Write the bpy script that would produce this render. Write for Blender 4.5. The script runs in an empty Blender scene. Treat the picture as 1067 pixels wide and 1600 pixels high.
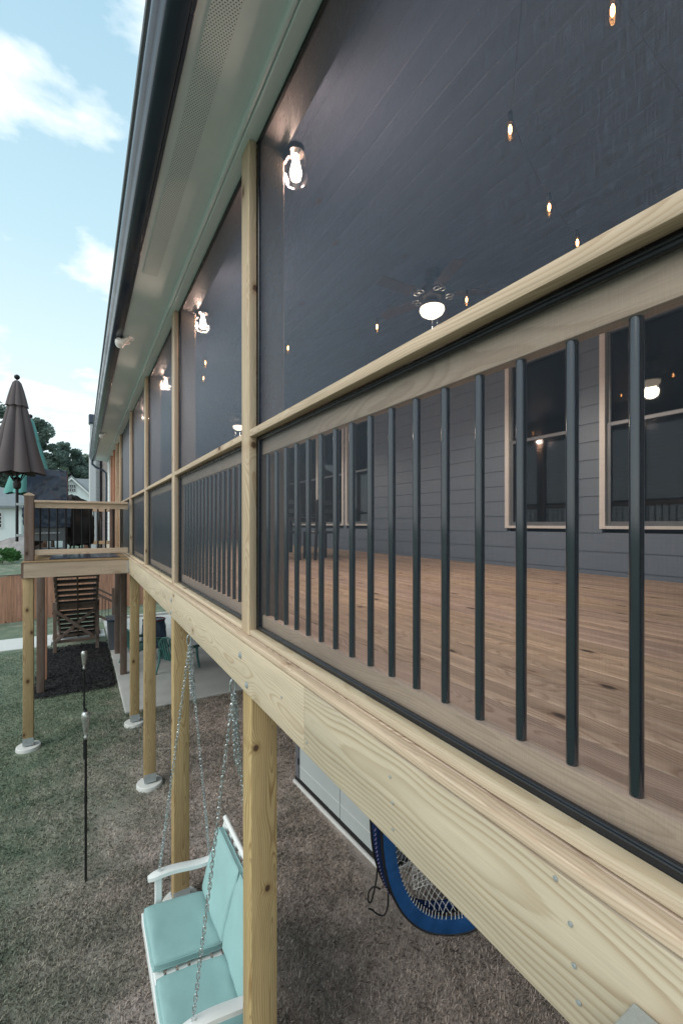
import bpy, bmesh, math, random
import numpy as np
from mathutils import Vector, Matrix, noise as mnoise

RD = math.radians
rnd = random.Random(11)
sc = bpy.context.scene
col = sc.collection
ORG = {}                       # frame in which each object's children are written

# ------------------------------------------------------------------ mesh helper
class MB:
    def __init__(s):
        s.v = []; s.f = []
    def add(s, vs, fs):
        n = len(s.v)
        s.v += [tuple(p) for p in vs]
        s.f += [tuple(i + n for i in f) for f in fs]
        return s
    def bm(s, b, M=None):
        b.verts.ensure_lookup_table(); b.verts.index_update()
        vs = [(M @ v.co) if M else v.co.copy() for v in b.verts]
        s.add(vs, [[v.index for v in f.verts] for f in b.faces]); b.free()
        return s
    def box(s, x0, x1, y0, y1, z0, z1, bev=0.0, seg=1, M=None):
        b = bmesh.new(); bmesh.ops.create_cube(b, size=1.0)
        sx, sy, sz = x1 - x0, y1 - y0, z1 - z0
        for v in b.verts:
            v.co = Vector(((v.co.x + .5) * sx + x0, (v.co.y + .5) * sy + y0, (v.co.z + .5) * sz + z0))
        if bev > 0:
            bmesh.ops.bevel(b, geom=list(b.edges), offset=min(bev, .45 * min(abs(sx), abs(sy), abs(sz))),
                            segments=seg, affect='EDGES', profile=.5)
        return s.bm(b, M)
    def tube(s, pts, r, n=8, cap=True):
        pts = [Vector(p) for p in pts]; m = len(pts)
        rs = r if isinstance(r, (list, tuple)) else [r] * m
        t0 = (pts[1] - pts[0]).normalized()
        up = Vector((0, 0, 1)) if abs(t0.z) < .9 else Vector((1, 0, 0))
        a = t0.cross(up).normalized(); vs = []
        for i, p in enumerate(pts):
            t = (pts[min(i + 1, m - 1)] - pts[max(i - 1, 0)]).normalized()
            a = (a - t * a.dot(t)).normalized(); b = t.cross(a)
            for k in range(n):
                w = 2 * math.pi * k / n
                vs.append(p + (a * math.cos(w) + b * math.sin(w)) * rs[i])
        fs = []
        for i in range(m - 1):
            for k in range(n):
                k2 = (k + 1) % n
                fs.append((i * n + k, i * n + k2, (i + 1) * n + k2, (i + 1) * n + k))
        if cap:
            fs.append(tuple(reversed(range(n)))); fs.append(tuple((m - 1) * n + k for k in range(n)))
        return s.add(vs, fs)
    def ring(s, pts, r, n=6):
        pts = [Vector(p) for p in pts]; m = len(pts); vs = []; fs = []
        c = sum(pts, Vector()) / m
        nn = (pts[0] - c).cross(pts[m // 4] - c).normalized()
        for i in range(m):
            t = (pts[(i + 1) % m] - pts[i - 1]).normalized(); a = nn; b = t.cross(a).normalized()
            for k in range(n):
                w = 2 * math.pi * k / n
                vs.append(pts[i] + (a * math.cos(w) + b * math.sin(w)) * r)
        for i in range(m):
            j = (i + 1) % m
            for k in range(n):
                k2 = (k + 1) % n
                fs.append((i * n + k, j * n + k, j * n + k2, i * n + k2))
        return s.add(vs, fs)
    def lathe(s, prof, c=(0, 0, 0), n=20, rfun=None):
        vs = []; fs = []; m = len(prof)
        for (r, z) in prof:
            for k in range(n):
                w = 2 * math.pi * k / n
                rr = r * (rfun(w, z) if rfun else 1)
                vs.append((c[0] + rr * math.cos(w), c[1] + rr * math.sin(w), c[2] + z))
        for i in range(m - 1):
            for k in range(n):
                k2 = (k + 1) % n
                fs.append((i * n + k, i * n + k2, (i + 1) * n + k2, (i + 1) * n + k))
        fs.append(tuple(reversed(range(n)))); fs.append(tuple((m - 1) * n + k for k in range(n)))
        return s.add(vs, fs)
    def extrude_y(s, poly, y0, y1):            # poly of (x, z), counter-clockwise or not, closed solid
        n = len(poly)
        vs = [(x, y0, z) for x, z in poly] + [(x, y1, z) for x, z in poly]
        fs = [(i, (i + 1) % n, n + (i + 1) % n, n + i) for i in range(n)]
        fs += [tuple(range(n)), tuple(reversed(range(n, 2 * n)))]
        return s.add(vs, fs)
    def build(s, name, mat, parent=None, smooth=35, origin=None):
        vs = np.array(s.v, dtype=float)
        lo, hi = vs.min(0), vs.max(0)
        c = Vector(origin) if origin is not None else Vector((lo + hi) / 2)
        me = bpy.data.meshes.new(name)
        me.from_pydata([tuple(p) for p in (vs - np.array(c))], [], s.f)
        b = bmesh.new(); b.from_mesh(me); bmesh.ops.recalc_face_normals(b, faces=b.faces); b.to_mesh(me); b.free()
        me.materials.append(mat)
        if smooth:
            me.polygons.foreach_set('use_smooth', [True] * len(me.polygons))
            me.set_sharp_from_angle(angle=RD(smooth))
        o = bpy.data.objects.new(name, me); col.objects.link(o)
        if parent is not None:
            o.parent = parent; o.location = c - ORG[parent.name]
        else:
            o.location = c
        ORG[o.name] = c
        return o

def tag(o, label=None, cat=None, group=None, kind=None):
    if label: o['label'] = label
    if cat: o['category'] = cat
    if group: o['group'] = group
    if kind: o['kind'] = kind
    return o
def thing(name, label, cat, loc=(0, 0, 0), group=None, local=False, rotz=0):
    o = bpy.data.objects.new(name, None); col.objects.link(o)
    o.empty_display_size = .1
    o.location = loc; o.rotation_euler = (0, 0, rotz)
    ORG[o.name] = Vector((0, 0, 0)) if local else Vector(loc)
    return tag(o, label, cat, group)
def kids(o): return [c for c in bpy.data.objects if c.parent == o]
def copy_tree(o, parent=None):
    c = o.copy(); col.objects.link(c)
    if parent is not None: c.parent = parent
    for ch in kids(o):
        copy_tree(ch, c)
    return c
def dup_part(o, parent, loc):                  # copy of a leaf part under the same frame
    c = o.copy(); col.objects.link(c); c.parent = parent
    c.location = Vector(loc) - ORG[parent.name]; ORG[c.name] = Vector(loc)
    return c

# ------------------------------------------------------------------ node helper
class NT:
    def __init__(s, name):
        s.m = bpy.data.materials.new(name); s.m.use_nodes = True
        s.t = s.m.node_tree; s.t.nodes.clear()
        s.out = s.t.nodes.new('ShaderNodeOutputMaterial')
    def n(s, ty, **kw):
        nd = s.t.nodes.new(ty)
        for k, v in kw.items(): setattr(nd, k, v)
        return nd
    def put(s, sock, v):
        if v is None: return
        if isinstance(v, bpy.types.NodeSocket): s.t.links.new(v, sock)
        else:
            if isinstance(v, (tuple, list)) and len(v) == 3 and sock.type == 'RGBA': v = (*v, 1)
            sock.default_value = v
    def math(s, op, a, b=None, c=None, clamp=False):
        nd = s.n('ShaderNodeMath', operation=op, use_clamp=clamp)
        s.put(nd.inputs[0], a); s.put(nd.inputs[1], b)
        if c is not None: s.put(nd.inputs[2], c)
        return nd.outputs[0]
    def comb(s, x, y, z):
        nd = s.n('ShaderNodeCombineXYZ')
        for i, v in enumerate((x, y, z)): s.put(nd.inputs[i], v)
        return nd.outputs[0]
    def sep(s, v):
        nd = s.n('ShaderNodeSeparateXYZ'); s.put(nd.inputs[0], v); return nd.outputs
    def noise(s, vec, scale=1, detail=2, rough=.5):
        nd = s.n('ShaderNodeTexNoise'); s.put(nd.inputs['Vector'], vec)
        nd.inputs['Scale'].default_value = scale; nd.inputs['Detail'].default_value = detail
        nd.inputs['Roughness'].default_value = rough
        return nd.outputs
    def ramp(s, fac, stops):
        nd = s.n('ShaderNodeValToRGB'); s.put(nd.inputs[0], fac)
        e = nd.color_ramp.elements
        while len(e) > 1: e.remove(e[-1])
        for i, (p, c) in enumerate(stops):
            el = e[0] if i == 0 else e.new(p)
            el.position = p
            el.color = (*c, 1) if isinstance(c, tuple) else (c, c, c, 1)
        return nd.outputs[0]
    def mix(s, f, a, b, mode='MIX'):
        nd = s.n('ShaderNodeMix', data_type='RGBA', blend_type=mode)
        s.put(nd.inputs[0], f); s.put(nd.inputs[6], a); s.put(nd.inputs[7], b)
        return nd.outputs[2]
    def remap(s, v, a, b, c=0., d=1.):
        nd = s.n('ShaderNodeMapRange', clamp=True); s.put(nd.inputs[0], v)
        for i, k in enumerate((a, b, c, d)): nd.inputs[i + 1].default_value = k
        return nd.outputs[0]
    def bump(s, h, strength=.3, dist=.002):
        nd = s.n('ShaderNodeBump'); s.put(nd.inputs['Height'], h)
        nd.inputs['Strength'].default_value = strength; nd.inputs['Distance'].default_value = dist
        return nd.outputs[0]
    def pbr(s, colr, rough=.6, metal=0., bump=None, spec=.5, **kw):
        p = s.n('ShaderNodeBsdfPrincipled')
        s.put(p.inputs['Base Color'], colr); s.put(p.inputs['Roughness'], rough); s.put(p.inputs['Metallic'], metal)
        p.inputs['Specular IOR Level'].default_value = spec
        if bump is not None: s.put(p.inputs['Normal'], bump)
        for k, v in kw.items(): s.put(p.inputs[k.replace('_', ' ')], v)
        return p.outputs[0]
    def fin(s, sh):
        s.t.links.new(sh, s.out.inputs[0]); return s.m
    def obj(s): return s.n('ShaderNodeTexCoord').outputs['Object']
    def seed(s):
        a = s.n('ShaderNodeNewGeometry').outputs['Random Per Island']
        b = s.n('ShaderNodeObjectInfo').outputs['Random']
        return s.math('ADD', s.math('MULTIPLY', a, 7.31), s.math('MULTIPLY', b, 3.77))

def plain(name, c, rough=.6, metal=0., var=.12, scale=6., bump=.0, spec=.5, **kw):
    t = NT(name); o = t.obj()
    n1 = t.noise(o, scale, 5, .6)[0]; n2 = t.noise(o, scale * 14, 3, .6)[0]
    f = t.math('ADD', t.math('MULTIPLY', n1, .7), t.math('MULTIPLY', n2, .3))
    k = t.remap(f, .3, .7, 1 - var, 1 + var)
    cc = t.mix(1., c, t.comb(k, k, k), 'MULTIPLY')
    b = t.bump(n2, bump, .003) if bump else None
    return t.fin(t.pbr(cc, t.remap(n1, .3, .7, max(rough - .08, .02), min(1, rough + .08)), metal, b, spec, **kw))

def wood(name, axis, light, dark, knot=(.09, .045, .025), ring=.0085, period=0., rough=.62, contrast=.75,
         tone=.16, knotscale=(1.9, 3.6), weather=None, gloss=.35, wob=.22, kr=1.15, spots=()):
    knotscale = (knotscale[0] / kr, knotscale[1] / kr) if kr < 1 else knotscale
    t = NT(name); o = t.sep(t.obj()); sd = t.seed()
    ix = {'x': (0, 2, 1), 'y': (1, 2, 0), 'z': (2, 0, 1), 'xf': (0, 1, 2), 'yf': (1, 0, 2)}[axis]
    L, A, B = (o[i] for i in ix)
    if period:
        A = t.math('SUBTRACT', t.math('MODULO', t.math('ADD', A, 40 * period), period), period / 2)
    L2 = t.math('ADD', L, t.math('MULTIPLY', sd, 13.7))
    h1 = t.math('FRACT', t.math('MULTIPLY', sd, 5.13)); h2 = t.math('FRACT', t.math('MULTIPLY', sd, 9.71))
    low = t.sep(t.noise(t.comb(t.math('MULTIPLY', L2, 1.1), t.math('ADD', t.math('MULTIPLY', A, 2.5), sd), t.math('MULTIPLY', B, 2.5)), 1, 2, .5)[1])
    # knots
    vv = t.n('ShaderNodeTexVoronoi'); vv.inputs['Scale'].default_value = 1
    t.put(vv.inputs['Vector'], t.comb(t.math('MULTIPLY', L2, knotscale[0]), t.math('ADD', t.math('MULTIPLY', A, knotscale[1]), sd), t.math('MULTIPLY', B, knotscale[1])))
    d = vv.outputs['Distance']
    for (sa, sl_) in spots:
        e1 = t.math('SUBTRACT', A, sa); e2 = t.math('MULTIPLY', t.math('SUBTRACT', L, sl_), .8)
        d = t.math('MINIMUM', d, t.math('DIVIDE', t.math('SQRT', t.math('ADD', t.math('MULTIPLY', e1, e1), t.math('MULTIPLY', e2, e2))), .20))
    dj = t.math('ADD', d, t.math('MULTIPLY', t.math('SUBTRACT', t.noise(t.obj(), 60, 2)[0], .5), .03))
    near = t.remap(d, .03, .36, 1., 0.)
    bend = t.math('MULTIPLY', t.math('MULTIPLY', near, near), .030)
    a = t.math('ADD', t.math('ADD', A, t.math('SUBTRACT', t.math('MULTIPLY', h1, .16), .08)), t.math('MULTIPLY', t.math('SUBTRACT', low[0], .5), wob))
    b = t.math('ADD', t.math('ADD', B, t.math('ADD', t.math('MULTIPLY', h2, .10), .045)), t.math('MULTIPLY', t.math('SUBTRACT', low[1], .5), wob))
    r = t.math('SQRT', t.math('ADD', t.math('MULTIPLY', a, a), t.math('MULTIPLY', b, b)))
    r = t.math('ADD', r, bend)
    fib = t.noise(t.comb(t.math('MULTIPLY', L2, 6), t.math('MULTIPLY', A, 260), t.math('MULTIPLY', B, 260)), 1, 3, .6)[0]
    ph = t.math('FRACT', t.math('ADD', t.math('DIVIDE', r, ring), t.math('MULTIPLY', fib, .22)))
    g = t.ramp(ph, [(0., .12), (.30, 0.), (.55, .22), (.82, .95), (.93, 1.), (1., .12)])
    amp = t.remap(t.noise(t.comb(t.math('MULTIPLY', r, 34), sd, 0.), 1, 2)[0], .3, .7, .35, 1.)
    cfac = t.math('MULTIPLY', t.math('MULTIPLY', g, amp), contrast)
    c = t.mix(cfac, light, dark)
    big = t.noise(t.comb(t.math('MULTIPLY', L2, 1.1), t.math('MULTIPLY', A, 9), t.math('MULTIPLY', B, 9)), 1, 4, .6)[0]
    k1 = t.remap(big, .3, .7, 1 - tone, 1 + tone)
    k2 = t.remap(fib, .25, .75, .90, 1.08)
    k3 = t.remap(h2, 0., 1., .90, 1.08)
    kk = t.math('MULTIPLY', t.math('MULTIPLY', k1, k2), k3)
    c = t.mix(1., c, t.comb(kk, kk, t.math('MULTIPLY', kk, t.remap(h1, 0., 1., .92, 1.05))), 'MULTIPLY')
    if weather:
        wn = t.noise(t.comb(t.math('MULTIPLY', L2, 2.0), t.math('MULTIPLY', A, 14), t.math('MULTIPLY', B, 14)), 1, 5, .65)[0]
        c = t.mix(t.remap(wn, .42, .68, 0., .75), c, weather)
    halo = t.remap(dj, .06 * kr, .16 * kr, .45, 0.)
    c = t.mix(halo, c, (dark[0] * .8, dark[1] * .7, dark[2] * .6))
    c = t.mix(t.remap(dj, .045 * kr, .075 * kr, .92, 0.), c, knot)
    bp = t.bump(t.math('ADD', t.math('MULTIPLY', fib, .6), t.math('MULTIPLY', g, -.35)), .22, .0015)
    return t.fin(t.pbr(c, t.remap(fib, .3, .7, rough - .08, rough + .1), 0., bp, gloss))

# ------------------------------------------------------------------ materials
PL, PD = (.59, .46, .34), (.36, .225, .13)
WX = wood('pine_x', 'x', PL, PD); WY = wood('pine_y', 'y', PL, PD); WZ = wood('pine_z', 'z', PL, PD, knotscale=(3.4, 6.), kr=1.4)
PTL, PTD = (.47, .345, .18), (.215, .12, .045)          # yellower pressure treated posts
WZT = wood('treated_pine_z', 'z', PTL, PTD, contrast=.95, ring=.0115, knotscale=(3.4, 5.2), kr=1.75, knot=(.07, .03, .016))
WZN = wood('near_post_pine_z', 'z', PTL, PTD, contrast=1., ring=.0115, knotscale=(2.0, 4.2), knot=(.06, .028, .015), spots=((-.047, 1.057), (.017, .30), (.035, -.62)))
WZU = wood('near_trim_pine_z', 'z', PL, PD, spots=((.013, .525), (.004, -.30)))
WYB = wood('rim_pine_y', 'y', (.535, .455, .345), (.315, .22, .135), ring=.013, contrast=.8, knotscale=(1.2, 3.), tone=.10, wob=.115)
WYC = wood('rim_pink_pine_y', 'y', (.565, .475, .35), (.36, .245, .145), ring=.012, contrast=.7, knotscale=(2.2, 5.), tone=.12)
WYS = wood('sill_pine_y', 'yf', (.60, .495, .355), (.42, .29, .17), contrast=.55, ring=.007, wob=.09, knotscale=(2.4, 5.), tone=.12)
WYN = wood('nosing_pine_y', 'yf', (.63, .50, .385), (.42, .27, .175), contrast=.65, ring=.006, wob=.09, knotscale=(2.4, 5.), tone=.14)
WFL = wood('floor_pine_y', 'yf', (.54, .42, .33), (.29, .19, .13), period=.142, contrast=.85, knotscale=(2.8, 6.), kr=1.65, ring=.009, knot=(.035, .018, .012), tone=.30, gloss=.3)
WIN = wood('inner_pine_y', 'y', (.60, .45, .335), (.37, .25, .17), contrast=.6)
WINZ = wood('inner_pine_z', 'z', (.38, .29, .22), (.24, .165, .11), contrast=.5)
BRZ = wood('brown_wood_z', 'z', (.165, .105, .08), (.085, .05, .036), weather=(.20, .17, .155), contrast=.7, knot=(.04, .02, .015))
BRX = wood('brown_wood_x', 'x', (.165, .105, .08), (.085, .05, .036), weather=(.20, .17, .155), contrast=.7, knot=(.04, .02, .015))
BRY = wood('brown_wood_y', 'y', (.165, .105, .08), (.085, .05, .036), weather=(.20, .17, .155), contrast=.7, knot=(.04, .02, .015))
CEDZ = wood('cedar_z', 'z', (.56, .285, .19), (.36, .16, .10), period=.14, contrast=.5, tone=.3)
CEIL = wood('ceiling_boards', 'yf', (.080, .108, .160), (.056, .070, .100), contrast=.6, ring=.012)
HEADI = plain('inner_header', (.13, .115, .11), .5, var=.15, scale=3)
SIDING = plain('grey_siding', (.145, .195, .255), .55, var=.06, scale=2)
WHITE = plain('white_trim', (.72, .72, .70), .45, var=.05)
SOFF = plain('soffit_grey', (.69, .77, .79), .75, var=.05, scale=1.5)
GUTT = plain('dark_gutter', (.020, .034, .064), .20, .0, var=.1, spec=.6)
SHING = plain('shingles', (.10, .105, .11), .9, var=.3, scale=8, bump=.4)
TRACK = plain('black_track', (.010, .012, .016), .28, var=.2)
DKB = plain('deck_baluster', (.008, .009, .011), .5, var=.15, spec=.25)
BALU = plain('black_baluster', (.006, .009, .012), .13, var=.15, spec=1., Coat_Weight=1., Coat_IOR=1.55, Coat_Roughness=.1)
STEEL = plain('galvanised_steel', (.66, .69, .70), .28, .95, var=.15, scale=30)
STEELP = plain('galvanised_plate', (.45, .49, .50), .5, .6, var=.15, scale=20)
CONC = plain('concrete', (.46, .46, .44), .85, var=.14, scale=2.2, bump=.15)
FOOTC = plain('footing_concrete', (.62, .62, .59), .8, var=.1, scale=9, bump=.2)
SWW = plain('white_paint', (.80, .81, .79), .4, var=.05, scale=9)
TEAL = plain('teal_fabric', (.285, .455, .445), .8, var=.06, scale=5, bump=.12, spec=.2)
TEALD = plain('teal_resin', (.06, .17, .155), .35, var=.1)
UMBB = plain('brown_canopy', (.125, .104, .106), .85, var=.1, scale=4, bump=.1, spec=.2)
UMBT = plain('teal_canopy', (.13, .34, .31), .85, var=.08, spec=.2)
DKM = plain('dark_metal', (.018, .019, .021), .35, .4, var=.2)
COVB = plain('slate_cover', (.042, .064, .105), .30, var=.15, scale=5, spec=.5)
COVK = plain('black_cover', (.008, .008, .009), .55, var=.2)
GREYM = plain('grey_metal', (.16, .18, .20), .45, .3, var=.15)
TORCH = plain('torch_metal', (.50, .50, .48), .3, .8, var=.15, scale=20)
MULCH = plain('mulch', (.014, .013, .014), .9, var=.6, scale=25, bump=.9)
BLUE = plain('blue_nylon', (.006, .055, .17), .42, var=.2, scale=7, bump=.15)
NAVY = plain('navy_nylon', (.006, .022, .08), .45, var=.2)
BLK = plain('black_fabric', (.006, .006, .007), .6, var=.2)
NETM = plain('white_cord', (.62, .62, .60), .8, var=.1)
PURP = plain('lilac_cord', (.33, .28, .5), .8, var=.1)
SHED = plain('shed_panel', (.47, .51, .505), .5, var=.04, scale=2)
SHEDD = plain('shed_trim', (.12, .13, .145), .5, var=.1)
BRONZE = plain('fan_bronze', (.03, .024, .02), .4, .5, var=.2)
BLADE = wood('fan_blade', 'xf', (.07, .052, .04), (.04, .028, .02), contrast=.5)
DARKW = plain('black_wood', (.014, .013, .014), .45, var=.25)
SOIL = plain('stone_spoil', (.33, .30, .29), .95, var=.3, scale=3, bump=.6)
NROOF = plain('neighbour_roof', (.22, .24, .25), .9, var=.12, scale=3)
NWALL = plain('neighbour_siding', (.74, .78, .77), .6, var=.04, scale=1)
BARK = plain('bark', (.085, .065, .055), .95, var=.35, scale=8, bump=.5)
BRICK = plain('brick', (.36, .29, .27), .9, var=.3, scale=12)

def leaf(name, c1, c2):
    t = NT(name); g = t.n('ShaderNodeNewGeometry').outputs['Random Per Island']
    n = t.noise(t.obj(), .35, 3)[0]
    c = t.mix(t.math('ADD', t.math('MULTIPLY', g, .55), t.math('MULTIPLY', t.remap(n, .3, .7), .45)), c1, c2)
    d = t.n('ShaderNodeBsdfDiffuse'); t.put(d.inputs[0], c)
    tr = t.n('ShaderNodeBsdfTranslucent'); t.put(tr.inputs[0], c)
    m = t.n('ShaderNodeMixShader'); m.inputs[0].default_value = .45
    t.t.links.new(d.outputs[0], m.inputs[1]); t.t.links.new(tr.outputs[0], m.inputs[2])
    return t.fin(m.outputs[0])
LEAF1 = leaf('leaf_dark', (.13, .18, .16), (.25, .32, .265))  # distance haze is put into both tree leaf colours, kept pale and greyish
LEAF2 = leaf('leaf_mid', (.15, .205, .155), (.29, .36, .26))
SHRUB = leaf('leaf_shrub', (.05, .13, .05), (.14, .30, .11))

def emit(name, c, s):
    t = NT(name); e = t.n('ShaderNodeEmission'); t.put(e.inputs[0], c); e.inputs[1].default_value = s
    return t.fin(e.outputs[0])
BULB = emit('warm_filament', (1., .50, .20), 26.)
JARB = emit('jar_filament', (1., .80, .62), 16.)
BOWL = emit('fan_bowl_glow', (1., .80, .58), 3.2)

def thinglass(name, tint, gl, rough=.03, kf=.55):
    t = NT(name)
    tr = t.n('ShaderNodeBsdfTransparent'); t.put(tr.inputs[0], tint)
    gs = t.n('ShaderNodeBsdfGlossy'); gs.inputs['Roughness'].default_value = rough
    lw = t.n('ShaderNodeLayerWeight'); lw.inputs[0].default_value = .5
    f = t.math('ADD', t.math('MULTIPLY', t.math('POWER', lw.outputs['Facing'], 4.), kf), gl, clamp=True)
    m = t.n('ShaderNodeMixShader'); t.put(m.inputs[0], f)
    t.t.links.new(tr.outputs[0], m.inputs[1]); t.t.links.new(gs.outputs[0], m.inputs[2])
    return t.fin(m.outputs[0])
GLASS = thinglass('jar_glass', (.96, .97, .97), .015, .12, .35)
PANE = thinglass('window_glass', (.40, .43, .43), .045)
BULBG = thinglass('bulb_glass', (1., .86, .66), .04)

def screen_mat(nm, amp, op0, c0, c1):
    t = NT(nm); o = t.sep(t.obj())
    v1 = t.noise(t.comb(0., t.math('MULTIPLY', o[1], 330), t.math('MULTIPLY', o[2], 16)), 1, 3, .65)[0]
    v2 = t.noise(t.comb(0., t.math('MULTIPLY', o[1], 16), t.math('MULTIPLY', o[2], 330)), 1, 3, .65)[0]
    v3 = t.noise(t.comb(0., t.math('MULTIPLY', o[1], 1.3), t.math('MULTIPLY', o[2], 1.3)), 1, 2, .5)[0]
    th = t.math('ADD', t.math('MULTIPLY', v1, .55), t.math('MULTIPLY', v2, .45))
    lw = t.n('ShaderNodeLayerWeight'); lw.inputs[0].default_value = .5
    f3 = t.math('POWER', lw.outputs['Facing'], 2.2)
    op = t.math('ADD', op0, t.math('MULTIPLY', f3, .62))
    op = t.math('ADD', op, t.math('MULTIPLY', t.math('SUBTRACT', th, .5), amp))
    op = t.math('ADD', op, t.math('MULTIPLY', t.math('SUBTRACT', v3, .5), .10), clamp=True)
    tr = t.n('ShaderNodeBsdfTransparent'); t.put(tr.inputs[0], (.97, .98, 1.))
    fab = t.pbr(t.mix(t.remap(th, .3, .7), c0, c1), .40, 0., None, .5)
    m = t.n('ShaderNodeMixShader'); t.put(m.inputs[0], op)
    t.t.links.new(tr.outputs[0], m.inputs[1]); t.t.links.new(fab, m.inputs[2])
    return t.fin(m.outputs[0])
SCREEN = screen_mat('upper_screen', .85, .37, (.024, .034, .054), (.066, .088, .134)); SCREENL = screen_mat('lower_screen', .42, .20, (.010, .017, .028), (.026, .042, .066))  # same mesh twice: sky haze is put into the upper one's paler fabric

def vent_mat():
    t = NT('perforated_vent'); o = t.sep(t.obj())
    S = .0125
    row = t.math('DIVIDE', o[1], S * .87); rf = t.math('FLOOR', row)
    sh = t.math('MULTIPLY', t.math('MODULO', t.math('ADD', rf, 4000.), 2.), .5)
    fx = t.math('SUBTRACT', t.math('FRACT', t.math('ADD', t.math('DIVIDE', o[0], S), sh)), .5)
    fy = t.math('SUBTRACT', t.math('FRACT', row), .5)
    d = t.math('SQRT', t.math('ADD', t.math('MULTIPLY', fx, fx), t.math('MULTIPLY', fy, fy)))
    c = t.mix(t.remap(d, .20, .27, 1., 0.), (.69, .77, .79), (.012, .013, .013))
    return t.fin(t.pbr(c, .75))
VENT = vent_mat()

def lawn_mats():
    def colour(t, p, blade):
        x, y, z = t.sep(p)
        n1 = t.noise(p, .55, 4, .6)[0]; n2 = t.noise(p, 2.6, 4, .65)[0]; n3 = t.noise(p, 45, 5, .75)[0]
        # the turf thins to straw beside and under the porch, stays green out in the open
        base = t.remap(t.math('SUBTRACT', t.math('MULTIPLY', x, 1.), t.math('MULTIPLY', t.remap(y, 5., 11., 0., 1.), 2.2)), -1.7, .95, 0., 1.)
        far = t.remap(y, 14.5, 16., 1., 0.)
        dry = t.math('ADD', t.math('MULTIPLY', base, far), t.math('MULTIPLY', t.math('SUBTRACT', t.math('ADD', t.math('MULTIPLY', n1, .5), t.math('MULTIPLY', n2, .5)), .5), 1.7), clamp=True)
        g = t.mix(t.remap(n2, .3, .7), (.125, .170, .12), (.21, .245, .175))
        b = t.mix(t.remap(n2, .35, .65), (.28, .238, .212), (.45, .385, .35))
        c = t.mix(dry, g, b)
        if blade:
            r = t.n('ShaderNodeNewGeometry').outputs['Random Per Island']
            k = t.remap(r, 0., 1., .75, 2.1)
            c = t.mix(1., c, t.comb(k, k, k), 'MULTIPLY')
            c = t.mix(t.remap(r, .80, 1., 0., .75), c, (.50, .43, .36))
        else:
            k = t.remap(n3, .25, .75, .6, 1.5)
            c = t.mix(1., c, t.comb(k, k, k), 'MULTIPLY')
        return c
    a = NT('lawn_soil'); p = a.obj(); c = colour(a, p, False)
    m1 = a.fin(a.pbr(c, .95, 0., a.bump(a.noise(p, 90, 4, .7)[0], .9, .02), .1))
    b = NT('grass_blade'); c = colour(b, b.obj(), True)
    d = b.n('ShaderNodeBsdfDiffuse'); b.put(d.inputs[0], c)
    tr = b.n('ShaderNodeBsdfTranslucent'); b.put(tr.inputs[0], c)
    m = b.n('ShaderNodeMixShader'); m.inputs[0].default_value = .25
    b.t.links.new(d.outputs[0], m.inputs[1]); b.t.links.new(tr.outputs[0], m.inputs[2])
    return m1, b.fin(m.outputs[0])
LAWN, BLADEG = lawn_mats()

# ------------------------------------------------------------------ ground
def sm(a, b, x):
    k = min(1, max(0, (x - a) / (b - a))); return k * k * (3 - 2 * k)
def gz(x, y):
    z = -3.70 + .11 * sm(5.2, 9.2, y)
    z += 1.55 * sm(22.5, 33, y + x * -.15)
    z += .02 * mnoise.noise((x * .6, y * .6, 0)) if y < 22 else .12 * mnoise.noise((x * .2, y * .2, 3))
    return z
xs = [-900, -400, -200, -100, -60, -40, -30, -24, -20] + [-16 + .5 * i for i in range(57)] + [14, 17, 22, 30, 45, 70, 120, 250, 500, 900]
ys = [-400, -150, -60, -30, -15, -8] + [-4 + .5 * i for i in range(80)] + [37, 39, 42, 46, 52, 60, 75, 100, 150, 250, 450, 900]
g = MB(); nx = len(xs)
g.v = [(x, y, gz(x, y) - (.0 if abs(x) < 100 else 2)) for y in ys for x in xs]
g.f = [(j * nx + i, j * nx + i + 1, (j + 1) * nx + i + 1, (j + 1) * nx + i) for j in range(len(ys) - 1) for i in range(nx - 1)]
tag(g.build('ground', LAWN, origin=(0, 0, 0), smooth=80), kind='structure')

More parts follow.
